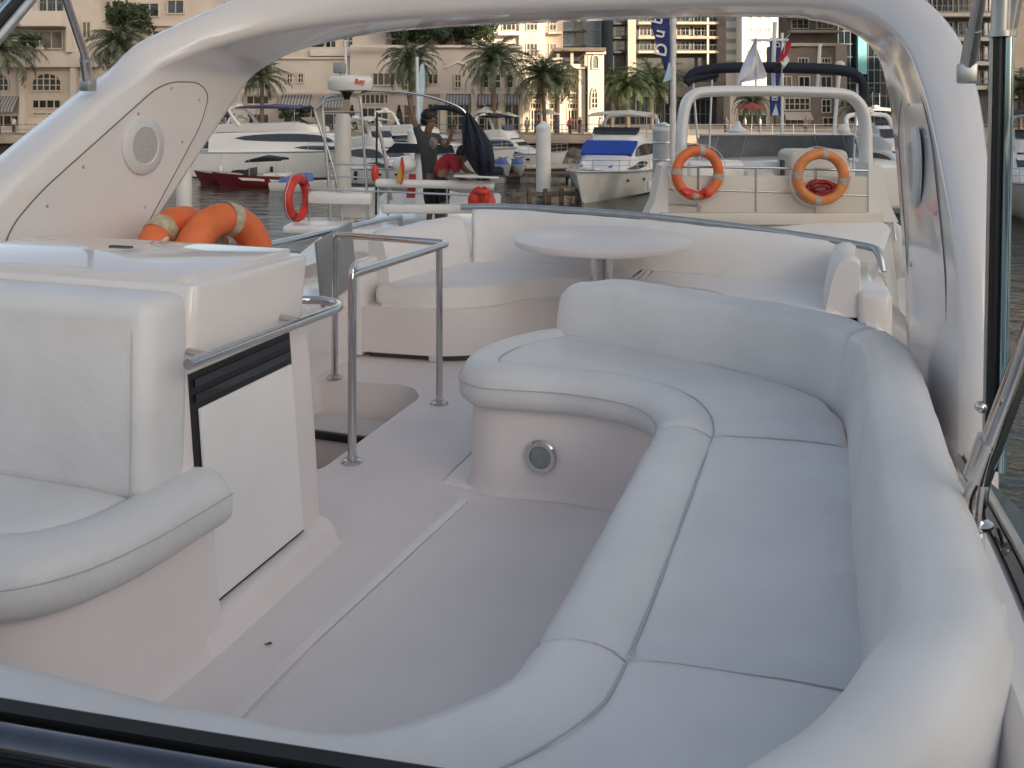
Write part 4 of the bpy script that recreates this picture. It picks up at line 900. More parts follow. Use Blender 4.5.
# docks
dk = Far('floating_dock', 'low wooden floating dock carrying the jet skis between the white piles', 'dock', 520, WY(66), 66)
dk.part('deck', MB().box(-3.4, 6.0, -.9, .9, .35, .62, .03), wood)
for k in range(5): dk.part('float', MB().box(-3.2 + 2.2 * k, -2.2 + 2.2 * k, -.8, .8, -.3, .345), qdark)
dk = Far('finger_pier', 'dark timber finger pier at the foot of the front white pile', 'pier', 548, WY(51.5), 51.5, None, R(14))
dk.part('deck', MB().box(-2.4, 3.0, -.5, .5, .3, .5, .03), wood)
for k in range(6):
    MB().tube([(-2.2 + k * .95, -.5, -.4), (-2.2 + k * .95, -.5, .75)], .14, 8).build('fender_post', wood, dk.o)
dk = Far('quay_pontoon', 'long grey pontoon lying in front of the far quay', 'pontoon', 480, WY(76), 76)
dk.part('deck', MB().box(-30, 12, -.8, .8, .3, .6, .03), concr); dk.part('float', MB().box(-29.5, 11.5, -.7, .7, -.3, .295), qdark)
def pile(label, x, yt, d, r, m=pilew, bands=0, cap=True):
    t = Far('mooring_pile', label, 'mooring pile', x, WY(d) + 2, d, 'tall mooring piles'); hgt = (WY(d) + 2 - yt) / F * d
    t.part('shaft', MB().lathe([(r, -.6), (r, hgt - .55), (r * .98, hgt - .5)], 20), m)
    t.part('cap', MB().lathe([(r * 1.06, hgt - .5), (r * 1.06, hgt - .35), (.06, hgt), (.02, hgt)], 20), white)
    for k in range(bands): t.part('collar', MB().lathe([(r + .01, hgt * (.35 + .2 * k)), (r + .05, hgt * (.35 + .2 * k) + .03), (r + .01, hgt * (.35 + .2 * k) + .12)], 20, caps=False), steeld)
pile('slim white mooring pile standing clear in the water left of the blue covered yacht', 543.5, 121, 52, .43)
pile('thick grey banded mooring pile behind the flagpole', 664, 122, 49, .62, pileg, 4)
pile('white mooring pile seen under the left arch leg above the life rings', 184, 150, 40, .34)
pile('white mooring pile behind the radar pole of the near boat', 343, 118, 46, .42, boatc)
pile('short white mooring pile beside the far quay, right of the standing man', 414, 126, 62, .45)
# ---------------------------------------------------------------- flags and banners
def cloth(t, name, grid, m, thick=.006, parent=None):
    """grid of points -> thin solid cloth"""
    mb = MB(); rows = [[mb.bm.verts.new(p) for p in r_] for r_ in grid]; rows2 = [[mb.bm.verts.new(Vector(p) + Vector((0, thick, 0))) for p in r_] for r_ in grid]
    n, k = len(grid), len(grid[0])
    for i in range(n - 1):
        for j in range(k - 1):
            mb.face((rows[i][j], rows[i][j + 1], rows[i + 1][j + 1], rows[i + 1][j])); mb.face((rows2[i][j], rows2[i + 1][j], rows2[i + 1][j + 1], rows2[i][j + 1]))
    for i in range(n - 1):
        for j in (0, k - 1): mb.face((rows[i][j], rows[i + 1][j], rows2[i + 1][j], rows2[i][j]))
    for j in range(k - 1):
        for i in (0, n - 1): mb.face((rows[i][j], rows2[i][j], rows2[i][j + 1], rows[i][j + 1]))
    return t.part(name, mb, m, parent, smooth=60)
def text(t, s, size, loc, rot, m, name='lettering', parent=None, ext=.01, bold=0.0):
    cu = bpy.data.curves.new(name, 'FONT'); cu.body = s; cu.size = size; cu.extrude = ext; cu.offset = bold; cu.align_x = 'CENTER'; cu.align_y = 'CENTER'; cu.resolution_u = 3
    o = bpy.data.objects.new(name, cu); C.objects.link(o); bpy.context.view_layer.update()
    me = bpy.data.meshes.new_from_object(o.evaluated_get(bpy.context.evaluated_depsgraph_get())); bpy.data.objects.remove(o)
    me.materials.clear(); me.materials.append(m); q = bpy.data.objects.new(name, me); C.objects.link(q); q.parent = parent or t.o; q.location = loc; q.rotation_euler = rot
    return q
D = 47
fp = Far('banner_pole', 'tall white pole carrying a deep blue banner with white letters', 'flagpole', 673, WY(D), D)
top = fp.L(673, -60)
fp.part('pole', MB().tube([(0, 0, -.5), (0, 0, top.z)], .16, 14), pilew)
lf = lambda y: 650 + max(0, (y - 18)) ** 1.25 * .105 if y > 18 else 648.5
ys = list(range(-44, 107, 6))
grid = []
for y in ys:
    x0 = min(lf(y), 668.5); grid.append([fp.L(x0 + (669.5 - x0) * q / 5, y) + Vector((0, -.1 + .05 * math.sin(y * .12 + q), 0)) for q in range(6)])
bn = cloth(fp, 'banner', grid, bannb)
for ch, x, y, sz, rz in (('D', 661, 50, .92, 90), ('u', 658.5, 34, .9, 90), ('b', 656.5, 20, .9, 90), ('a', 655.5, 6, .9, 90), ('i', 655, -5, .9, 90)):
    text(fp, ch, sz, fp.L(x, y) + Vector((0, -.19, 0)), (R(90), 0, 0), white, 'letter', bn, .01, .012).rotation_euler = (R(90), R(-78), 0)
fp.part('emblem', MB().prism([(-.28, -.45), (.16, -.3), (.2, .3), (.05, .62), (-.1, .1)], 0, .02, M=Matrix.Translation(fp.L(667, 74) + Vector((.02, -.19, 0))) @ Matrix.Rotation(R(90), 4, 'X')), bannl, bn)
D = 42
f2 = Far('banner_pole', 'slim white pole with narrow blue banner and small white sail emblem', 'flagpole', 782, WY(D), D)
f2.part('pole', MB().tube([(0, 0, -.5), (0, 0, f2.L(782, 33).z)], .075, 10), white)
grid = [[f2.L(769.5 + 11 * q / 4, y) + Vector((0, -.05 + .03 * math.sin(y * .15 + q), 0)) for q in range(5)] for y in range(38, 121, 6)]
bn = cloth(f2, 'banner', grid, bannb)
text(f2, 'D', .36, f2.L(774.5, 98) + Vector((0, -.12, 0)), (R(90), R(-90), 0), white, 'letter', bn); text(f2, 'D', .36, f2.L(777, 45) + Vector((0, -.12, 0)), (R(90), R(-90), 0), white, 'letter', bn)
f2.part('emblem', MB().prism([(-.16, -.25), (.16, -.25), (.03, .3)], 0, .02, M=Matrix.Translation(f2.L(774.5, 110) + Vector((0, -.11, 0))) @ Matrix.Rotation(R(90), 4, 'X')), bannl, bn)
D = 68
f3 = Far('feather_flag', 'pale blue feather flag on a white pole left of the front pile', 'flag', 417, WY(76) - .5 * F / 76, D + 6)
f3.part('pole', MB().tube([(0, 0, 0), (0, 0, f3.L(417, 100).z), f3.L(421, 66)], .07, 8), white)
cloth(f3, 'flag_cloth', [[f3.L(x0 + (x1 - x0) * q / 3, y) + Vector((0, -.1 + .03 * math.sin(y * .2 + q), 0)) for q in range(4)] for y, x0, x1 in ((64, 421, 424), (75, 419, 425), (90, 418, 424.5), (110, 417.5, 422), (124, 417, 419.5))], bannl)

# ---------------------------------------------------------------- ring boat: the neighbouring flybridge
D = 11.6
nb = Far('flybridge_yacht', 'neighbouring white yacht flybridge with stern rail, arch hoop and grey windscreen', 'yacht', 772, WY(D), D); n = nb.L
mb = MB(); secs = []
for dd, hw in ((-.6, 1.5), (.2, 1.9), (4, 2.1), (8, 1.8), (11, .9), (12.5, .1)):
    secs.append([(hw * a, dd, z) for a, z in ((-.7, -.4), (-1, .7), (-1.02, 2.4), (1.02, 2.4), (1, .7), (.7, -.4))])
mb.loft(secs); nb.part('hull', mb, boatw).rotation_euler = (0, 0, R(-16))
mb = MB(); secs = []
for dd, hw, zt in ((-.35, 1.3, 3.55), (.0, 1.42, 3.75), (2.5, 1.5, 3.85), (4.5, 1.25, 3.95), (5.2, .9, 3.3)):
    secs.append([(hw * a, dd, z) for a, z in ((-1.1, 2.38), (-1, zt - .05), (-.95, zt), (.95, zt), (1, zt - .05), (1.1, 2.38))])
mb.loft(secs); nb.part('deckhouse', mb, boatw).rotation_euler = (0, 0, R(-16))
# stern panel of the flybridge, side wings
a, b_ = n(664, 222), n(876, 176); mb = MB(); mb.box(a.x, b_.x, 0, .1, a.z - .2, b_.z, .03); nb.part('stern_panel', mb, boatc)
a, b_ = n(660, 224), n(880, 212); mb = MB(); mb.box(a.x, b_.x, -.12, -.005, a.z, b_.z, .02); nb.part('toe_rail', mb, boatc)
for x0, x1, xt in ((644, 668, 662), (898, 868, 881)):
    mb = MB(); prof = [n(x0, 222), n((x0 + xt) / 2 + (1 if x0 < 700 else -1), 202), n(xt - (4 if x0 < 700 else -4), 184), n(xt, 166), n(x1, 163), n(x1, 222)]
    mb.loft([[p + Vector((0, dy, 0)) for p in prof] for dy in (-.02, .45)]); nb.part('side_wing', mb, boatw, smooth=20)
# rails
mb = MB(); mb.tube([n(661, 171), n(664, 166), n(672, 166.5), n(770, 168), n(876, 171), n(880, 175)], .016, 8); top_rail = nb.part('top_rail', mb, steeld)
mb = MB(); mb.tube([n(661, 189), n(770, 192), n(873, 196)], .012, 8); nb.part('mid_rail', mb, steeld)
for x in (698, 756, 815.5): nb.part('post', MB().tube([n(x, 167.5), n(x, 217)], .016, 8), steeld)
nb.part('step_rail', MB().tube([n(664, 216), n(665, 204), n(700, 206), n(700, 216)], .013, 8), steeld)
# arch hoop
mb = MB(); sec = []
hoop = cr([(683, 205, 12.2), (681, 150, 12.2), (684, 112, 12.25), (692, 96, 12.3), (712, 91.5, 12.3), (768, 91, 12.3), (835, 93, 12.3), (855, 100, 12.3), (864, 118, 12.25), (866, 160, 12.2), (866, 210, 12.2)], 5)
hp_ = [n(x, y, d) for x, y, d in hoop]
for i, p in enumerate(hp_):
    t = (hp_[min(len(hp_) - 1, i + 1)] - hp_[max(0, i - 1)]).normalized(); nn = Vector((-t.z, 0, t.x))
    sec.append([p + nn * .075 * math.cos(q) + Vector((0, 1, 0)) * .16 * math.sin(q) for q in [2 * math.pi * k / 14 for k in range(14)]])
mb.loft(sec); nb.part('arch_hoop', mb, boatw, smooth=60)
# cockpit: seat, helm, grey windscreen
a, b_ = n(688, 200, 12.7), n(745, 161, 12.7); nb.part('seat', MB().box(a.x, b_.x, 1.1, 1.7, a.z - .2, b_.z, .06), boatw)
a, b_ = n(745, 200, 12.9), n(776, 172, 12.9); nb.part('seat', MB().box(a.x, b_.x, 1.3, 1.9, a.z - .2, b_.z, .06), boatc)
a, b_ = n(790, 200, 13.2), n(850, 150, 13.2); nb.part('helm_console', MB().box(a.x, b_.x, 1.6, 2.3, a.z - .2, b_.z, .1), boatc)
a, b_ = n(781, 200, 13), n(785, 160, 13); nb.part('grab_post', MB().box(a.x, b_.x, 1.4, 1.46, a.z, b_.z, .01), black)
mb = MB(); bot, tp_ = [], []
for x, dd in ((694, 13.2), (712, 14.6), (740, 15.3), (780, 15.6), (820, 15.4), (848, 14.8), (860, 13.4)):
    bot.append(n(x, 158, dd)); tp_.append(n(x + (6 if x < 760 else -5), 135, dd - .15))
rows = [[p, q, q + Vector((0, .02, 0)), p + Vector((0, .02, 0))] for p, q in zip(bot, tp_)]
mb.loft([[tuple(v) for v in r_] for r_ in rows]); sc_ = nb.part('windscreen', mb, smokeg, smooth=60)
nb.part('screen_frame', MB().tube(tp_, .018, 6), steeld, sc_)
for i in (1, 2, 4, 5): nb.part('screen_post', MB().tube([bot[i], tp_[i]], .015, 6), steeld, sc_)
a, b_ = n(690, 200, 15.3), n(864, 157, 15.6); nb.part('dash', MB().box(a.x, b_.x, 2.2, 4.2, a.z, b_.z + .02, .1), boatw)
nb.part('chart_lamp', MB().lathe([(.16, 0), (.17, .04), (.06, .12), (.03, .2)], 14, Matrix.Translation(n(738, 133, 15.2))), white)
nb.part('round_fitting', MB().sphere(n(844, 130, 15.0), .1), white)
# rolled navy canopy on poles
mb = MB(); cp = [n(x, y, 13.6) for x, y in ((687, 84), (692, 74), (712, 69), (745, 67.5), (800, 68), (842, 70.5), (857, 76), (863, 88), (862, 98))]
mb.tube(cp, lambda t: .062 + .022 * math.sin(math.pi * t), 12, 4); nb.part('rolled_canopy', mb, navyc, smooth=60)
mb = MB(); mb.tube([n(x, y, 13.62) for x, y in ((686, 82), (694, 78), (706, 76), (718, 74))], lambda t: .095 - .04 * t, 10, 3); nb.part('canopy_fold', mb, navyc, smooth=60)
for x0, x1 in ((693, 700), (712, 708), (858, 853)): nb.part('canopy_pole', MB().tube([n(x0, 80, 13.6), n(x1, 172, 13.2)], .016, 6), steeld)
# masts
nb.part('mast', MB().tube([n(774, 98, 13.9), n(773, 70, 13.9), n(775, 22, 13.9)], .032, 10), white)
nb.part('mast_bracket', MB().box(-.35, .2, -.03, .03, -.02, .02, .01, 2, Matrix.Translation(n(775, 40, 13.9))), white)
nb.part('light_mast', MB().tube([n(834, 135, 14.4), n(837.5, 90, 14.4), n(840, 68, 14.4)], .03, 8), white)
nb.part('mast_light', MB().lathe([(.02, -.12), (.075, -.01), (.075, .05), (.03, .08)], 12, Matrix.Translation(n(840, 66, 14.4))), white)
nb.part('aerial', MB().tube([n(817, 95, 14.2), n(820, 44, 14.2)], .028, 8), white)
# side stair rail to the right
mb = MB()
for off in (0, .16): mb.tube([n(865, 195 + off * 0, 11.9 + off), n(881, 197, 12.1 + off), n(890, 208, 12.0 + off), n(896, 240, 11.8 + off), n(898, 262, 11.8 + off)], .018, 8, 4)
for q in (0, .33, .66): mb.tube([n(879 + 12 * q, 200 + 30 * q, 12.1), n(879 + 10 * q, 262, 12.0)], .013, 6)
mb.tube([n(867, 225, 12), n(883, 222, 12.05), n(894, 243, 12)], .012, 6, 4)
nb.part('stair_rail', mb, steeld)
nb.part('sloping_side', MB().sphere(n(878, 246, 12.6), .26, 1.0, .45, 20, 14), boatw, smooth=80)
# rings on its rail
def ring_on(label, x, y, d, r_px, m, turn=0, bands=(80, 175, 262, 350)):
    p = P(x, y, d); Ro = r_px / F * d
    return life_ring('life_ring', label, p, Matrix.Rotation(YAW + R(turn), 4, 'Z') @ Matrix.Rotation(R(90), 4, 'X') @ Matrix.Rotation(R(3), 4, 'Y'), Ro, Ro * .185, m, greyt, 'orange life rings on the neighbouring rail', bands)
ring_on('bright orange life ring on the neighbouring rail, left one with frayed red tie', 697.5, 173, 11.42, 27.5, orange, 8)
ring_on('faded orange life ring hanging round a coil of red rope on the rail', 820.5, 177, 11.42, 28.5, orangf, -4)
p = P(821, 189, 11.45); rc = MB(); rnd = random.Random(4)
for k in range(7):
    c0 = Vector((rnd.uniform(-.05, .05), rnd.uniform(-.03, .03), rnd.uniform(-.03, .04))); ax, bx = rnd.uniform(.10, .17), rnd.uniform(.05, .09)
    rc.tube([c0 + Vector((ax * math.cos(a), .05 * math.sin(2 * a + k), bx * math.sin(a))) for a in [2 * math.pi * q / 18 for q in range(18)]], .016, 6, 0, True)
o = rc.build('rope_coil', redr); o.location = p; o.rotation_euler = (0, 0, YAW); tag(o, 'coil of dark red rope lying inside the right hand orange ring', 'rope')
p = P(690, 191, 11.36); rc = MB(); rc.tube([(-.12, 0, .04), (-.05, -.02, -.02), (.03, 0, .0), (.12, .01, -.03), (.2, 0, .0), (.24, 0, -.08)], lambda t: .035 + .02 * math.sin(9 * t), 8, 3); o = rc.build('red_tie', redc); o.location = p; o.rotation_euler = (0, 0, YAW); tag(o, 'frayed red cloth tie at the foot of the left ring on the rail', 'cloth tie')
# flags of the ring boat
wf = Far('white_flag', 'plain white flag drooping from a slim staff above the ring boat', 'flag', 756, 92, 12.6)
wf.part('staff', MB().tube([wf.L(756, 92), wf.L(755.5, 38)], .012, 6), steeld)
grid = []
for i in range(9):
    f = i / 8; L0 = Vector((755 - 20 * f, 40 + 44 * f)); R0 = Vector((756 + 11 * min(1, f * 1.45) - 16 * max(0, f - .69) / .31, 40 + 38 * min(1, f * 1.5) + 8 * max(0, f - .66)))
    grid.append([wf.L(L0.x + (R0.x - L0.x) * q / 6, L0.y + (R0.y - L0.y) * q / 6) + Vector((0, .07 * math.sin(q * 1.3 + i * .5), 0)) for q in range(7)])
cloth(wf, 'flag_cloth', grid, flagw)
ef = Far('ensign', 'small red, white and black flag hanging limp beside the mast', 'flag', 778, 92, 13.2)
ef.part('staff', MB().tube([ef.L(779, 92), ef.L(786, 38), ef.L(790, 34)], .01, 6), steeld)
def quadcloth(name, c4, m):
    g_ = []
    for i in range(5):
        l, r_ = Vector(c4[0]).lerp(Vector(c4[3]), i / 4), Vector(c4[1]).lerp(Vector(c4[2]), i / 4)
        g_.append([ef.L(*(l.lerp(r_, q / 4))) + Vector((0, .03 * math.sin(q + i * .8), 0)) for q in range(5)])
    return cloth(ef, name, g_, m)
quadcloth('red_field', ((786, 42), (791, 43), (788, 55), (777, 64)), flagr); quadcloth('white_band', ((788, 55), (789, 60), (784, 69), (780, 62)), white); quadcloth('black_band', ((777, 64), (780, 62), (781, 70), (774, 72)), flagk)

# ---------------------------------------------------------------- the men's boat
D = 13.6
mbt = Far('fishing_yacht', 'white boat with tubular radar frame and padded rails where two men work', 'yacht', 400, WY(D), D); n = mbt.L
mb = MB(); secs = []
for dd, hw in ((-1.0, 1.3), (.3, 1.55), (4, 1.7), (8, 1.4), (11, .5), (12, .05)):
    secs.append([(hw * a - .1, dd, z) for a, z in ((-.7, -.4), (-1, .8), (-1.02, 2.9), (1.02, 2.9), (1, .8), (.7, -.4))])
mb.loft(secs); mbt.part('hull', mb, boatw)
zd = n(0, 218).z
a, b_ = n(330, 215), n(497, 215); mbt.part('upper_deck', MB().box(a.x, b_.x, -.35, 5.5, zd - .5, zd - .12, .08), boatw)
a, b_ = n(382, 214), n(481, 200); mbt.part('lower_rail_pad', MB().box(a.x, b_.x, -.06, .06, n(0, 213.5).z, n(0, 204).z, .04), boatw)
mbt.part('rail_pad', MB().tube([n(376, 183), n(382, 183), n(488, 185.5), n(494, 187)], .065, 12), boatw, smooth=60)
mbt.part('mid_rail', MB().tube([n(300, 188), n(345, 190), n(492, 196)], .017, 8), steeld)
for x in (388, 447, 478, 493): mbt.part('post', MB().tube([n(x, 186), n(x, 222)], .015, 8), steeld)
a, b_ = n(304, 222), n(366, 195)
mbt.part('wing_seat', MB().box(n(303, 0).x, n(366, 0).x, -.15, .15, n(0, 205).z, n(0, 194).z, .03, 2, Matrix.Rotation(R(1.5), 4, 'Y')), boatw)
a, b_ = n(292, 0), n(352, 0); mbt.part('side_platform', MB().box(a.x, b_.x, -.6, .5, n(0, 229).z, n(0, 221).z, .04), boatw)
mbt.part('locker', MB().box(n(338, 0).x, n(371, 0).x, .3, .9, n(0, 222).z, n(0, 192).z, .05), boatw)
for x in (309, 331): mbt.part('platform_post', MB().tube([n(x, 190), n(x, 223)], .014, 8), steeld)
# tubular frame
for pts in (((368, 222), (366, 180), (361, 105), (357, 97), (345, 95), (328, 97), (323, 108), (328, 170), (331, 226), (326, 229)), ((343, 222), (334, 170), (316, 116), (318, 108), (326, 101), (345, 98)), ((330, 222), (329, 190), (322, 110))):
    mbt.part('frame_tube', MB().tube([n(*p) for p in pts], .02, 8, 3), steeld, smooth=60)
for pts in (((322, 112), (361, 112)), ((328, 164), (376, 165)), ((330, 176), (372, 178))): mbt.part('frame_bar', MB().tube([n(*p) for p in pts], .013, 8), steeld)
mbt.part('pole_mast', MB().tube([n(391, 200, 14.2), n(384, 150, 14.2), n(376, 118, 14.2)], .03, 8), steeld)
mbt.part('rod', MB().tube([n(376, 215), n(376.5, 160), n(377, 112)], .016, 8), black)
mbt.part('aerial', MB().tube([n(350, 96, 13.9), n(346.5, 90, 13.9), n(345, 40, 13.9)], .022, 8), white)
mbt.part('aerial', MB().tube([n(418, 120, 15), n(417, 57, 15)], .026, 8), white)
mbt.part('instrument', MB().box(-.1, .1, -.06, .06, -.08, .08, .02, 2, Matrix.Translation(n(340, 68, 13.9))), greyp)
mbt.part('instrument_post', MB().tube([n(341, 76, 13.9), n(340, 64, 13.9)], .02, 8), steeld)
rd = mbt.part('radar', MB().loft([[Vector((rx * math.cos(a), rx * .8 * math.sin(a), z)) + n(350.5, 82) for a in [2 * math.pi * k / 32 for k in range(32)]] for rx, z in ((.2, -.14), (.31, -.125), (.335, -.06), (.34, .0), (.335, .05), (.29, .085), (.1, .1))]), boatw, smooth=50)
mbt.part('bracket', MB().loft([[Vector((rx * math.cos(a), rx * math.sin(a), z)) + n(347, 93) for a in [2 * math.pi * k / 16 for k in range(16)]] for rx, z in ((.04, -.1), (.08, .0), (.16, .05))]), black, rd)
tx = text(mbt, 'Ray', .10, n(363, 82) + Vector((0, -.262, 0)), (R(90), 0, R(14)), redc, 'lettering', rd, .004, .004)
mbt.part('mast_base', MB().loft([[Vector((rx * math.cos(a), rx * math.sin(a), z)) + n(343, 180, 15) for a in [2 * math.pi * k / 16 for k in range(16)]] for rx, z in ((.13, -.6), (.13, 1.05), (.1, 1.1))]), boatc)
# drum, red and yellow flags, canvas hoop
mbt.part('round_tank', MB().sphere(n(405, 165, 13.9), .19, .3, .145, 18, 12), boatw, smooth=80)
mbt.part('red_float', MB().sphere(n(375, 173), .06, .06, .14, 10, 8), redc)
mb = MB(); mb.loft([[n(x0, y, 13.5), n(x1, y, 13.5), n(x1 + .5, y, 13.53), n(x0 + .5, y, 13.53)] for x0, x1, y in ((401, 402.5, 157), (400, 404, 166), (399.5, 403.5, 176), (400, 402, 184))]); mbt.part('red_flag', mb, redc)
mb = MB(); mb.loft([[n(x0, y, 13.44), n(x1, y, 13.44), n(x1, y, 13.47), n(x0, y, 13.47)] for x0, x1, y in ((399, 401, 166), (397, 402, 176), (396, 401, 182))]); mbt.part('yellow_strap', mb, mat('yellow_strap', (.5, .33, .05), .7))
mb = MB(); mb.loft([[n(x0, y, 13.62), n(x1, y, 13.62), n(x1, y, 13.65), n(x0, y, 13.65)] for x0, x1, y in ((409, 416, 174), (408, 416, 185), (406, 415, 198))]); mbt.part('red_flag', mb, redr)
mbt.part('helm_console', MB().box(n(392, 0).x, n(432, 0).x, 3.0, 3.6, zd - .3, n(0, 150, 16.6).z, .1), boatw)
nv = MB(); nv.loft([[n(384, 153, 16.4), n(395, 143, 16.4), n(452, 145, 16.4), n(455, 153, 16.4)], [n(384, 153, 17.6), n(395, 143, 17.6), n(452, 145, 17.6), n(455, 153, 17.6)]]); mbt.part('cockpit_cover', nv, navyc)
# hoop pole held by the man, and the bunched black canvas on it
hoopo = Far('canopy_hoop', 'steel canopy hoop held up by the standing man, black canvas bunched on its end', 'canopy', 420, 150, 13.5)
q = hoopo.L
hoopo.part('hoop_tube', MB().tube([q(361, 93), q(372, 91), q(408, 93), q(430, 97), q(452, 104), q(464, 111), q(469, 120)], .018, 8, 4), steel)
mb = MB(); secs = []
for f, xl, xr, dd in ((112, 466, 469, .05), (118, 463, 474, .16), (130, 461.5, 483, .22), (145, 462, 492, .25), (160, 468, 495, .25), (170, 474, 495, .2), (177, 480, 491, .1), (180, 484, 487, .03)):
    c0 = q((xl + xr) / 2, f); rx = (xr - xl) / 2 / F * 13.5
    secs.append([c0 + Vector((rx * math.cos(a) * (1 + .05 * math.sin(3 * a + f * .1)), dd * math.sin(a) * (1 + .22 * math.cos(9 * a + f * .12)), 0)) for a in [2 * math.pi * k / 48 for k in range(48)]])
hoopo.part('canvas', mb.loft(secs), navyc, smooth=60)
hoopo.part('canvas_roll', MB().tube([q(430, 109, 13.9), q(442, 107.5, 13.9), q(455, 110, 13.8), q(465, 114, 13.6)], .04, 8, 3), navyc)
tbx = Far('tray_table', 'small pale tray on the rail under the black canvas', 'tray', 484, 184, 13.5)
tbx.part('top', MB().box(-.45, .22, -.2, .2, .1, .13, .01, 2, Matrix.Rotation(R(2), 4, 'Y')), boatw); tbx.part('cover', MB().box(-.1, .3, -.15, .2, .135, .26, .06, 3), navyc)
# red life jacket bundle and upright ring
lj = Far('life_jacket', 'bundle of bright orange red life jackets tied to the rail end', 'life jacket', 482, 205, 13.35)
for k, (dx, dz, rx, rz, rt) in enumerate(((-.1, .1, .11, .15, 20), (.05, .12, .10, .15, -15), (.0, .2, .15, .07, 5), (.13, .05, .07, .11, -30))):
    mb = MB(); mb.sphere((0, 0, 0), rx, .09, rz, 14, 10)
    for v in mb.bm.verts: v.co += v.co.normalized() * .02 * math.sin(v.co.x * 60 + k) * math.cos(v.co.z * 50)
    bmesh.ops.transform(mb.bm, matrix=Matrix.Translation((dx, -.02 * k, dz)) @ Matrix.Rotation(R(rt), 4, 'Y'), verts=mb.bm.verts); lj.part('vest', mb, redc, smooth=80)
rr_ = life_ring('life_ring', 'red life ring turned nearly edge-on at the left end of the men\'s boat', P(297.5, 198, 13.4), Matrix.Rotation(YAW + R(76), 4, 'Z') @ Matrix.Rotation(R(6), 4, 'Y') @ Matrix.Rotation(R(90), 4, 'X'), .36, .07, redc, redr, None, (60, 240))

# ---------------------------------------------------------------- people
skinm = mat('skin', (.20, .105, .065), .55, var=.1, vscale=8); hairm = mat('hair', (.01, .008, .007), .6, var=.3, vscale=40)
shirtg = mat('shirt_grey', (.045, .048, .05), .85, var=.2, vscale=8, bump=.3, bscale=14); shirtr = mat('shirt_red', (.30, .02, .03), .85, var=.2, vscale=8, bump=.3, bscale=14)
shorts = mat('dark_shorts', (.012, .013, .02), .85, var=.3); printm = mat('shirt_print', (.25, .22, .2), .85, var=.5, vscale=25)
def skin(name, verts, edges, m, parent=None, sub=1, root=0):
    bm = bmesh.new(); L_ = bm.verts.layers.skin.verify(); vs = []
    for p, r_ in verts:
        v = bm.verts.new(p); v[L_].radius = (r_, r_) if not isinstance(r_, tuple) else r_; vs.append(v)
    vs[root][L_].use_root = True
    for a, b in edges: bm.edges.new((vs[a], vs[b]))
    me = bpy.data.meshes.new(name); bm.to_mesh(me); bm.free(); o = bpy.data.objects.new(name, me); C.objects.link(o)
    mo = o.modifiers.new('s', 'SKIN'); mo.use_smooth_shade = True
    if sub: o.modifiers.new('d', 'SUBSURF').levels = sub
    bpy.context.view_layer.update(); me2 = bpy.data.meshes.new_from_object(o.evaluated_get(bpy.context.evaluated_depsgraph_get())); bpy.data.objects.remove(o)
    me2.name = name; me2.materials.clear(); me2.materials.append(m)
    for p in me2.polygons: p.use_smooth = True
    o = bpy.data.objects.new(name, me2); C.objects.link(o)
    if parent is not None: o.parent = parent
    return o
def chain(vs, es, start, pts):
    i = start
    for p, r_ in pts: vs.append((p, r_)); es.append((i, len(vs) - 1)); i = len(vs) - 1
    return i
def hand(vs, es, w, dirv, sidev):
    dirv, sidev = Vector(dirv).normalized(), Vector(sidev).normalized(); wp = Vector(vs[w][0])
    pm = chain(vs, es, w, [(wp + dirv * .05, (.032, .02)), (wp + dirv * .085, (.035, .018))]); pv = Vector(vs[pm][0]); nv_ = dirv.cross(sidev)
    for k, l in enumerate((.075, .085, .08, .062)):
        s = sidev * (.03 - .02 * k); chain(vs, es, pm, [(pv + s + dirv * .02, .011), (pv + s * 1.1 + dirv * l * .6 + nv_ * .012, .0095), (pv + s * 1.15 + dirv * l + nv_ * .03, .008)])
    chain(vs, es, w, [(wp + dirv * .04 + sidev * .035, .014), (wp + dirv * .075 + sidev * .06 + nv_ * .01, .011), (wp + dirv * .1 + sidev * .066 + nv_ * .02, .009)])
def head(vs, es, neck, c, fwd, up=(0, 0, 1)):
    c, fwd, up = Vector(c), Vector(fwd).normalized(), Vector(up).normalized()
    a = chain(vs, es, neck, [(c - up * .075 + fwd * .015, .066), (c, (.09, .105)), (c + up * .075 - fwd * .01, .08)])
    k = a - 1; chain(vs, es, k, [(c + fwd * .09 - up * .02, .016), (c + fwd * .113 - up * .035, .009)])
    k2 = a - 2; chain(vs, es, k2, [(c + fwd * .075 - up * .085, .022)])
    sd = fwd.cross(up)
    for sg in (-1, 1): chain(vs, es, k, [(c + sd * sg * .085 - fwd * .01 - up * .01, .016)])
# standing man, facing right, left arm raised to the hoop
m1 = Far('person', 'standing man in dark grey printed T-shirt and shorts, one arm raised to the hoop', 'person', 433, 226, 14.3); q = m1.L
J = lambda x, y, dy=0: q(x, y, 14.3) + Vector((0, dy, 0))
vs = [(J(432, 182), .125), (J(430, 170), .115), (J(428.5, 155), .125), (J(427.5, 140), .12), (J(428, 133), .068), (J(428.5, 129), .06)]; es = [(0, 1), (1, 2), (2, 3), (3, 4), (4, 5)]
head(vs, es, 5, J(430, 119.5), (1, .12, -.05))
ua = chain(vs, es, 3, [(J(419, 134, -.1), .06), (J(414.5, 118, -.14), .043), (J(410, 101.5, -.12), .03)]); hand(vs, es, ua, J(408, 94) - J(410, 102), (.3, -1, 0))
ub = chain(vs, es, 3, [(J(437, 138, .14), .058), (J(446, 147, .12), .043), (J(452, 133.5, .02), .03)]); hand(vs, es, ub, (.25, -.1, 1), (-1, .3, .1))
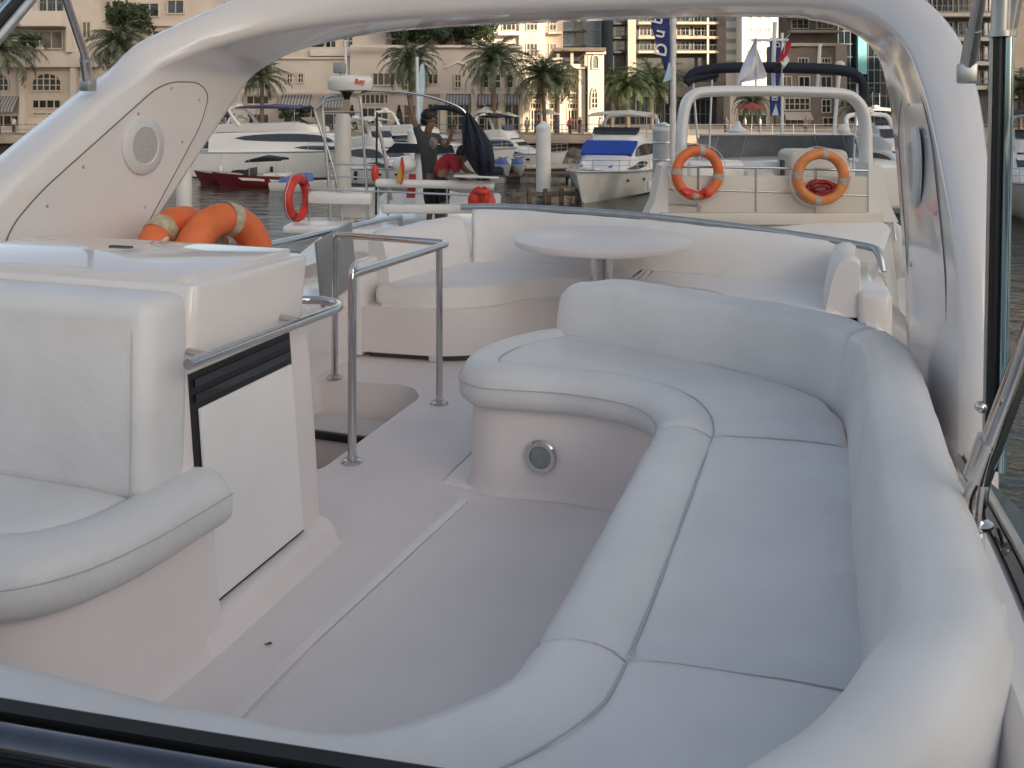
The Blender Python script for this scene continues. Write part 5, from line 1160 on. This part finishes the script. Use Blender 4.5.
for sg in (-1, 1): 
    i = chain(vs, es, 0, [(J(432 + 3 * sg, 188, sg * .09), .095), (J(434 + 3 * sg, 206, sg * .1), .062), (J(433 + 4 * sg, 224, sg * .1), .042), (J(437 + 4 * sg, 227, sg * .1), .035), (J(443 + 4 * sg, 227.6, sg * .1), .026)])
skin('body', vs, es, skinm, m1.o, 1)
vs = [(J(432, 190), .155), (J(430, 170), .14), (J(428.5, 155), .142), (J(427.5, 141), .138), (J(428, 132.5), .082)]; es = [(0, 1), (1, 2), (2, 3), (3, 4)]
chain(vs, es, 3, [(J(420, 135, -.1), .078), (J(416.5, 125, -.13), .066)]); chain(vs, es, 3, [(J(437, 138, .14), .075), (J(442, 143.5, .13), .066)])
skin('t_shirt', vs, es, shirtg, m1.o, 1)
m1.part('shirt_print', MB().sphere(J(433, 143, -.085), .085, .06, .1, 12, 8), printm)
vs = [(J(432, 181), .142), (J(432, 185), .14)]; es = [(0, 1)]
for sg in (-1, 1): chain(vs, es, 1, [(J(432 + 3 * sg, 190, sg * .09), .112), (J(434 + 3 * sg, 206, sg * .1), .088)])
skin('shorts', vs, es, shorts, m1.o, 1)
mb = MB().sphere(J(428.5, 115.5), .12, .112, .105, 16, 12); rnd = random.Random(2)
for v in mb.bm.verts: v.co += Vector((rnd.uniform(-1, 1), rnd.uniform(-1, 1), rnd.uniform(-.5, 1))) * .014
m1.part('hair', mb, hairm); m1.part('hair_nape', MB().sphere(J(424.5, 120), .07, .09, .09, 12, 8), hairm)
# stooping man in red
m2 = Far('person', 'man in red T-shirt bending forward over the tray, arms reaching down', 'person', 446, 226, 13.95); q = m2.L
J = lambda x, y, dy=0: q(x, y, 13.95) + Vector((0, dy, 0))
vs = [(J(440, 172), .125), (J(444, 166), .12), (J(449, 161), .125), (J(454, 159), .12), (J(458, 158), .065), (J(460, 157), .052)]; es = [(0, 1), (1, 2), (2, 3), (3, 4), (4, 5)]
head(vs, es, 5, J(464.5, 154.5), (.85, -.1, -.5), (.5, 0, .85))
ua = chain(vs, es, 3, [(J(455, 163, -.16), .06), (J(459, 177, -.2), .043), (J(470, 181, -.16), .03)]); hand(vs, es, ua, (1, 0, -.1), (0, -.4, 1))
ub = chain(vs, es, 3, [(J(458, 163, .12), .06), (J(467, 172, .1), .043), (J(480, 178, .05), .03)]); hand(vs, es, ub, (1, 0, -.2), (0, -.4, 1))
for sg in (-1, 1): chain(vs, es, 0, [(J(441, 182, sg * .1), .095), (J(446, 204, sg * .11), .062), (J(440, 226, sg * .11), .042), (J(444, 228, sg * .11), .035), (J(450, 228.6, sg * .11), .026)])
skin('body', vs, es, skinm, m2.o, 1)
vs = [(J(437.5, 178), .155), (J(443, 166), .145), (J(449, 160.5), .142), (J(454, 159), .135), (J(457, 158.5), .08)]; es = [(0, 1), (1, 2), (2, 3), (3, 4)]
chain(vs, es, 3, [(J(455, 163, -.16), .08), (J(457.5, 172, -.19), .066)]); chain(vs, es, 3, [(J(458, 163, .12), .078), (J(463, 169, .1), .066)])
skin('t_shirt', vs, es, shirtr, m2.o, 1)
vs = [(J(438.5, 173), .142), (J(440, 177), .14)]; es = [(0, 1)]
for sg in (-1, 1): chain(vs, es, 1, [(J(441, 184, sg * .1), .112), (J(446, 203, sg * .11), .088)])
skin('shorts', vs, es, shorts, m2.o, 1)
mb = MB().sphere(J(463, 151.5), .105, .1, .1, 16, 12)
for v in mb.bm.verts: v.co += Vector((rnd.uniform(-1, 1), rnd.uniform(-1, 1), rnd.uniform(-1, 1))) * .012
m2.part('hair', mb, hairm)
# strollers on the promenade: one figure, copied
def walker_mesh():
    vs = [((0, 0, .95), .12), ((0, 0, 1.12), .115), ((0, 0, 1.32), .13), ((0, 0, 1.45), .06), ((0, 0, 1.5), .05)]; es = [(0, 1), (1, 2), (2, 3), (3, 4)]
    head(vs, es, 4, (0, 0, 1.62), (0, -1, 0))
    for sg in (-1, 1):
        chain(vs, es, 2, [((sg * .19, 0, 1.36), .055), ((sg * .24, .03, 1.08), .042), ((sg * .24, -.05, .83), .035), ((sg * .24, -.06, .74), .03)])
        chain(vs, es, 0, [((sg * .1, 0, .86), .09), ((sg * .11, -.06 * sg, .48), .06), ((sg * .11, .1 * sg, .07), .045), ((sg * .11, .1 * sg - .12, .04), .035)])
    return skin('body', vs, es, skinm, None, 0)
wk = walker_mesh(); body_me = wk.data; bpy.data.objects.remove(wk)
def wear(z0, z1, name, cols):
    out = []
    for i, c_ in enumerate(cols):
        m = mat(name + str(i), c_, .85, var=.15); out.append(m)
    return out
tops = wear(0, 0, 'stroller_top', ((.55, .5, .48), (.5, .05, .12), (.03, .03, .04), (.06, .1, .25), (.6, .57, .5), (.25, .05, .04)))
legs_ = wear(0, 0, 'stroller_legs', ((.03, .03, .04), (.1, .1, .14), (.3, .26, .2)))
def dress(m, prof, n=12):
    mb = MB(); mb.loft([[(rx * math.cos(a), ry * math.sin(a), z) for a in [2 * math.pi * k / n for k in range(n)]] for rx, ry, z in prof]); me = bpy.data.meshes.new('clothes'); bmesh.ops.recalc_face_normals(mb.bm, faces=mb.bm.faces); mb.bm.to_mesh(me); mb.bm.free(); me.materials.append(m); return me
TM = [dress(m, ((.17, .14, .88), (.19, .145, 1.1), (.23, .15, 1.36), (.12, .1, 1.47))) for m in tops]
LM = [dress(m, ((.17, .14, .12), (.19, .16, .5), (.18, .15, .92))) for m in legs_]
col = ['white', 'pink', 'black', 'blue', 'cream', 'dark red']; lc = ['black', 'grey', 'beige']
spots = [(454, 91, 2, 1, 'near the parasol'), (433, 92, 0, 0, 'behind the raised arm'), (475, 92, 4, 1, 'right of the parasol'), (511, 90, 2, 0, 'at the foot of a palm'), (527, 90, 0, 2, 'before the first sunlit column'), (536, 91, 3, 0, 'left of the pink stroller'), (570, 90, 1, 0, 'before the sunlit pavilion'), (580, 91, 2, 1, 'before the pavilion wall'), (558, 92, 3, 1, 'between the two slim palms'), (600, 90, 0, 0, 'at the pavilion corner'),
         (378, 92, 2, 0, 'by the topiary cone'), (366, 93, 5, 1, 'before the tall glass door'), (745, 96, 4, 0, 'under the far awning row'), (760, 96, 0, 1, 'left of the narrow blue banner'), (806, 97, 2, 0, 'before the stone shops'), (726, 95, 3, 0, 'beyond the white seat of the ring boat'), (14, 94, 0, 0, 'outside the shop at the left edge')]
for x, d, a, b, pl in spots:
    y = HY + F * (EYE - QUAY) / d; t = Far('person', f'tiny stroller in {col[a]} top and {lc[b]} clothes {pl}', 'person', x, y, d, 'strollers on the promenade', random.uniform(0, 6))
    for nm, me in (('body', body_me), ('top', TM[a]), ('trousers', LM[b])):
        o = bpy.data.objects.new(nm, me); C.objects.link(o); o.parent = t.o
# parasols and street lamps on the promenade
def parasol(label, x, d, m, s=1.0):
    t = Far('parasol', label, 'parasol', x, HY + F * (EYE - QUAY) / d, d, 'parasols on the promenade')
    t.part('pole', MB().tube([(0, 0, 0), (0, 0, 2.7 * s)], .04, 8), white)
    t.part('canopy', MB().lathe([(1.5 * s, 2.15 * s), (1.48 * s, 2.22 * s), (.75 * s, 2.52 * s), (.05, 2.8 * s)], 8, caps=False), m, smooth=0); t.part('base', MB().lathe([(.3, 0), (.3, .1), (.05, .14)], 12), concr)
parasol('open white parasol before the hotel colonnade', 487, 92, parac); parasol('closed down pale parasol right of the open white one', 508, 93, parac, .8); parasol('red parasol outside the shops under the small palm', 752, 108, redaw, 1.2); parasol('pale parasol before the sunlit arcade columns', 548, 94, parac, .9)
# ---------------------------------------------------------------- camera, light
cam = bpy.data.cameras.new('camera'); co = bpy.data.objects.new('camera', cam); C.objects.link(co)
co.location = (0, 0, EYE); co.rotation_euler = (R(90), 0, YAW)
cam.sensor_width = 36; cam.lens = F / 1024 * 36; cam.shift_y = -(384 - HY) / 1024; cam.clip_start = .05; cam.clip_end = 5000
sc = bpy.context.scene; sc.camera = co
SUN_EL, SUN_AZ = 13.0, 40.0      # azimuth of the sun, degrees to the right of straight behind the camera
w = bpy.data.worlds.new('World'); sc.world = w; w.use_nodes = True
nt = w.node_tree; bg = nt.nodes['Background']
sky = nt.nodes.new('ShaderNodeTexSky'); sky.sky_type = 'NISHITA'; sky.sun_disc = False
sky.sun_elevation = R(SUN_EL); sky.air_density = 1.0; sky.dust_density = 4.0; sky.ozone_density = 1.0
# direction towards the sun in world space
ang = math.atan2(-1, 0) + YAW + R(SUN_AZ)
sd = Vector((math.cos(ang) * math.cos(R(SUN_EL)), math.sin(ang) * math.cos(R(SUN_EL)), math.sin(R(SUN_EL))))
sky.sun_rotation = math.atan2(sd.x, sd.y)
hz_ = nt.nodes.new('ShaderNodeHueSaturation'); hz_.inputs['Saturation'].default_value = .6      # hazy gulf sky
nt.links.new(sky.outputs[0], hz_.inputs['Color']); nt.links.new(hz_.outputs[0], bg.inputs['Color']); bg.inputs['Strength'].default_value = .12
sl = bpy.data.lights.new('sun', 'SUN'); so_ = bpy.data.objects.new('sun', sl); C.objects.link(so_)
sl.energy = 4.0; sl.angle = R(.5); sl.color = (1.0, .83, .60)
so_.rotation_euler = (-sd).to_track_quat('-Z', 'Y').to_euler()
vs = sc.view_settings; vs.view_transform = 'Standard'; vs.look = 'None'; vs.gamma = 1; vs.use_curve_mapping = False; vs.exposure = 1.13
sc.cycles.max_bounces = 8; sc.cycles.use_denoising = True
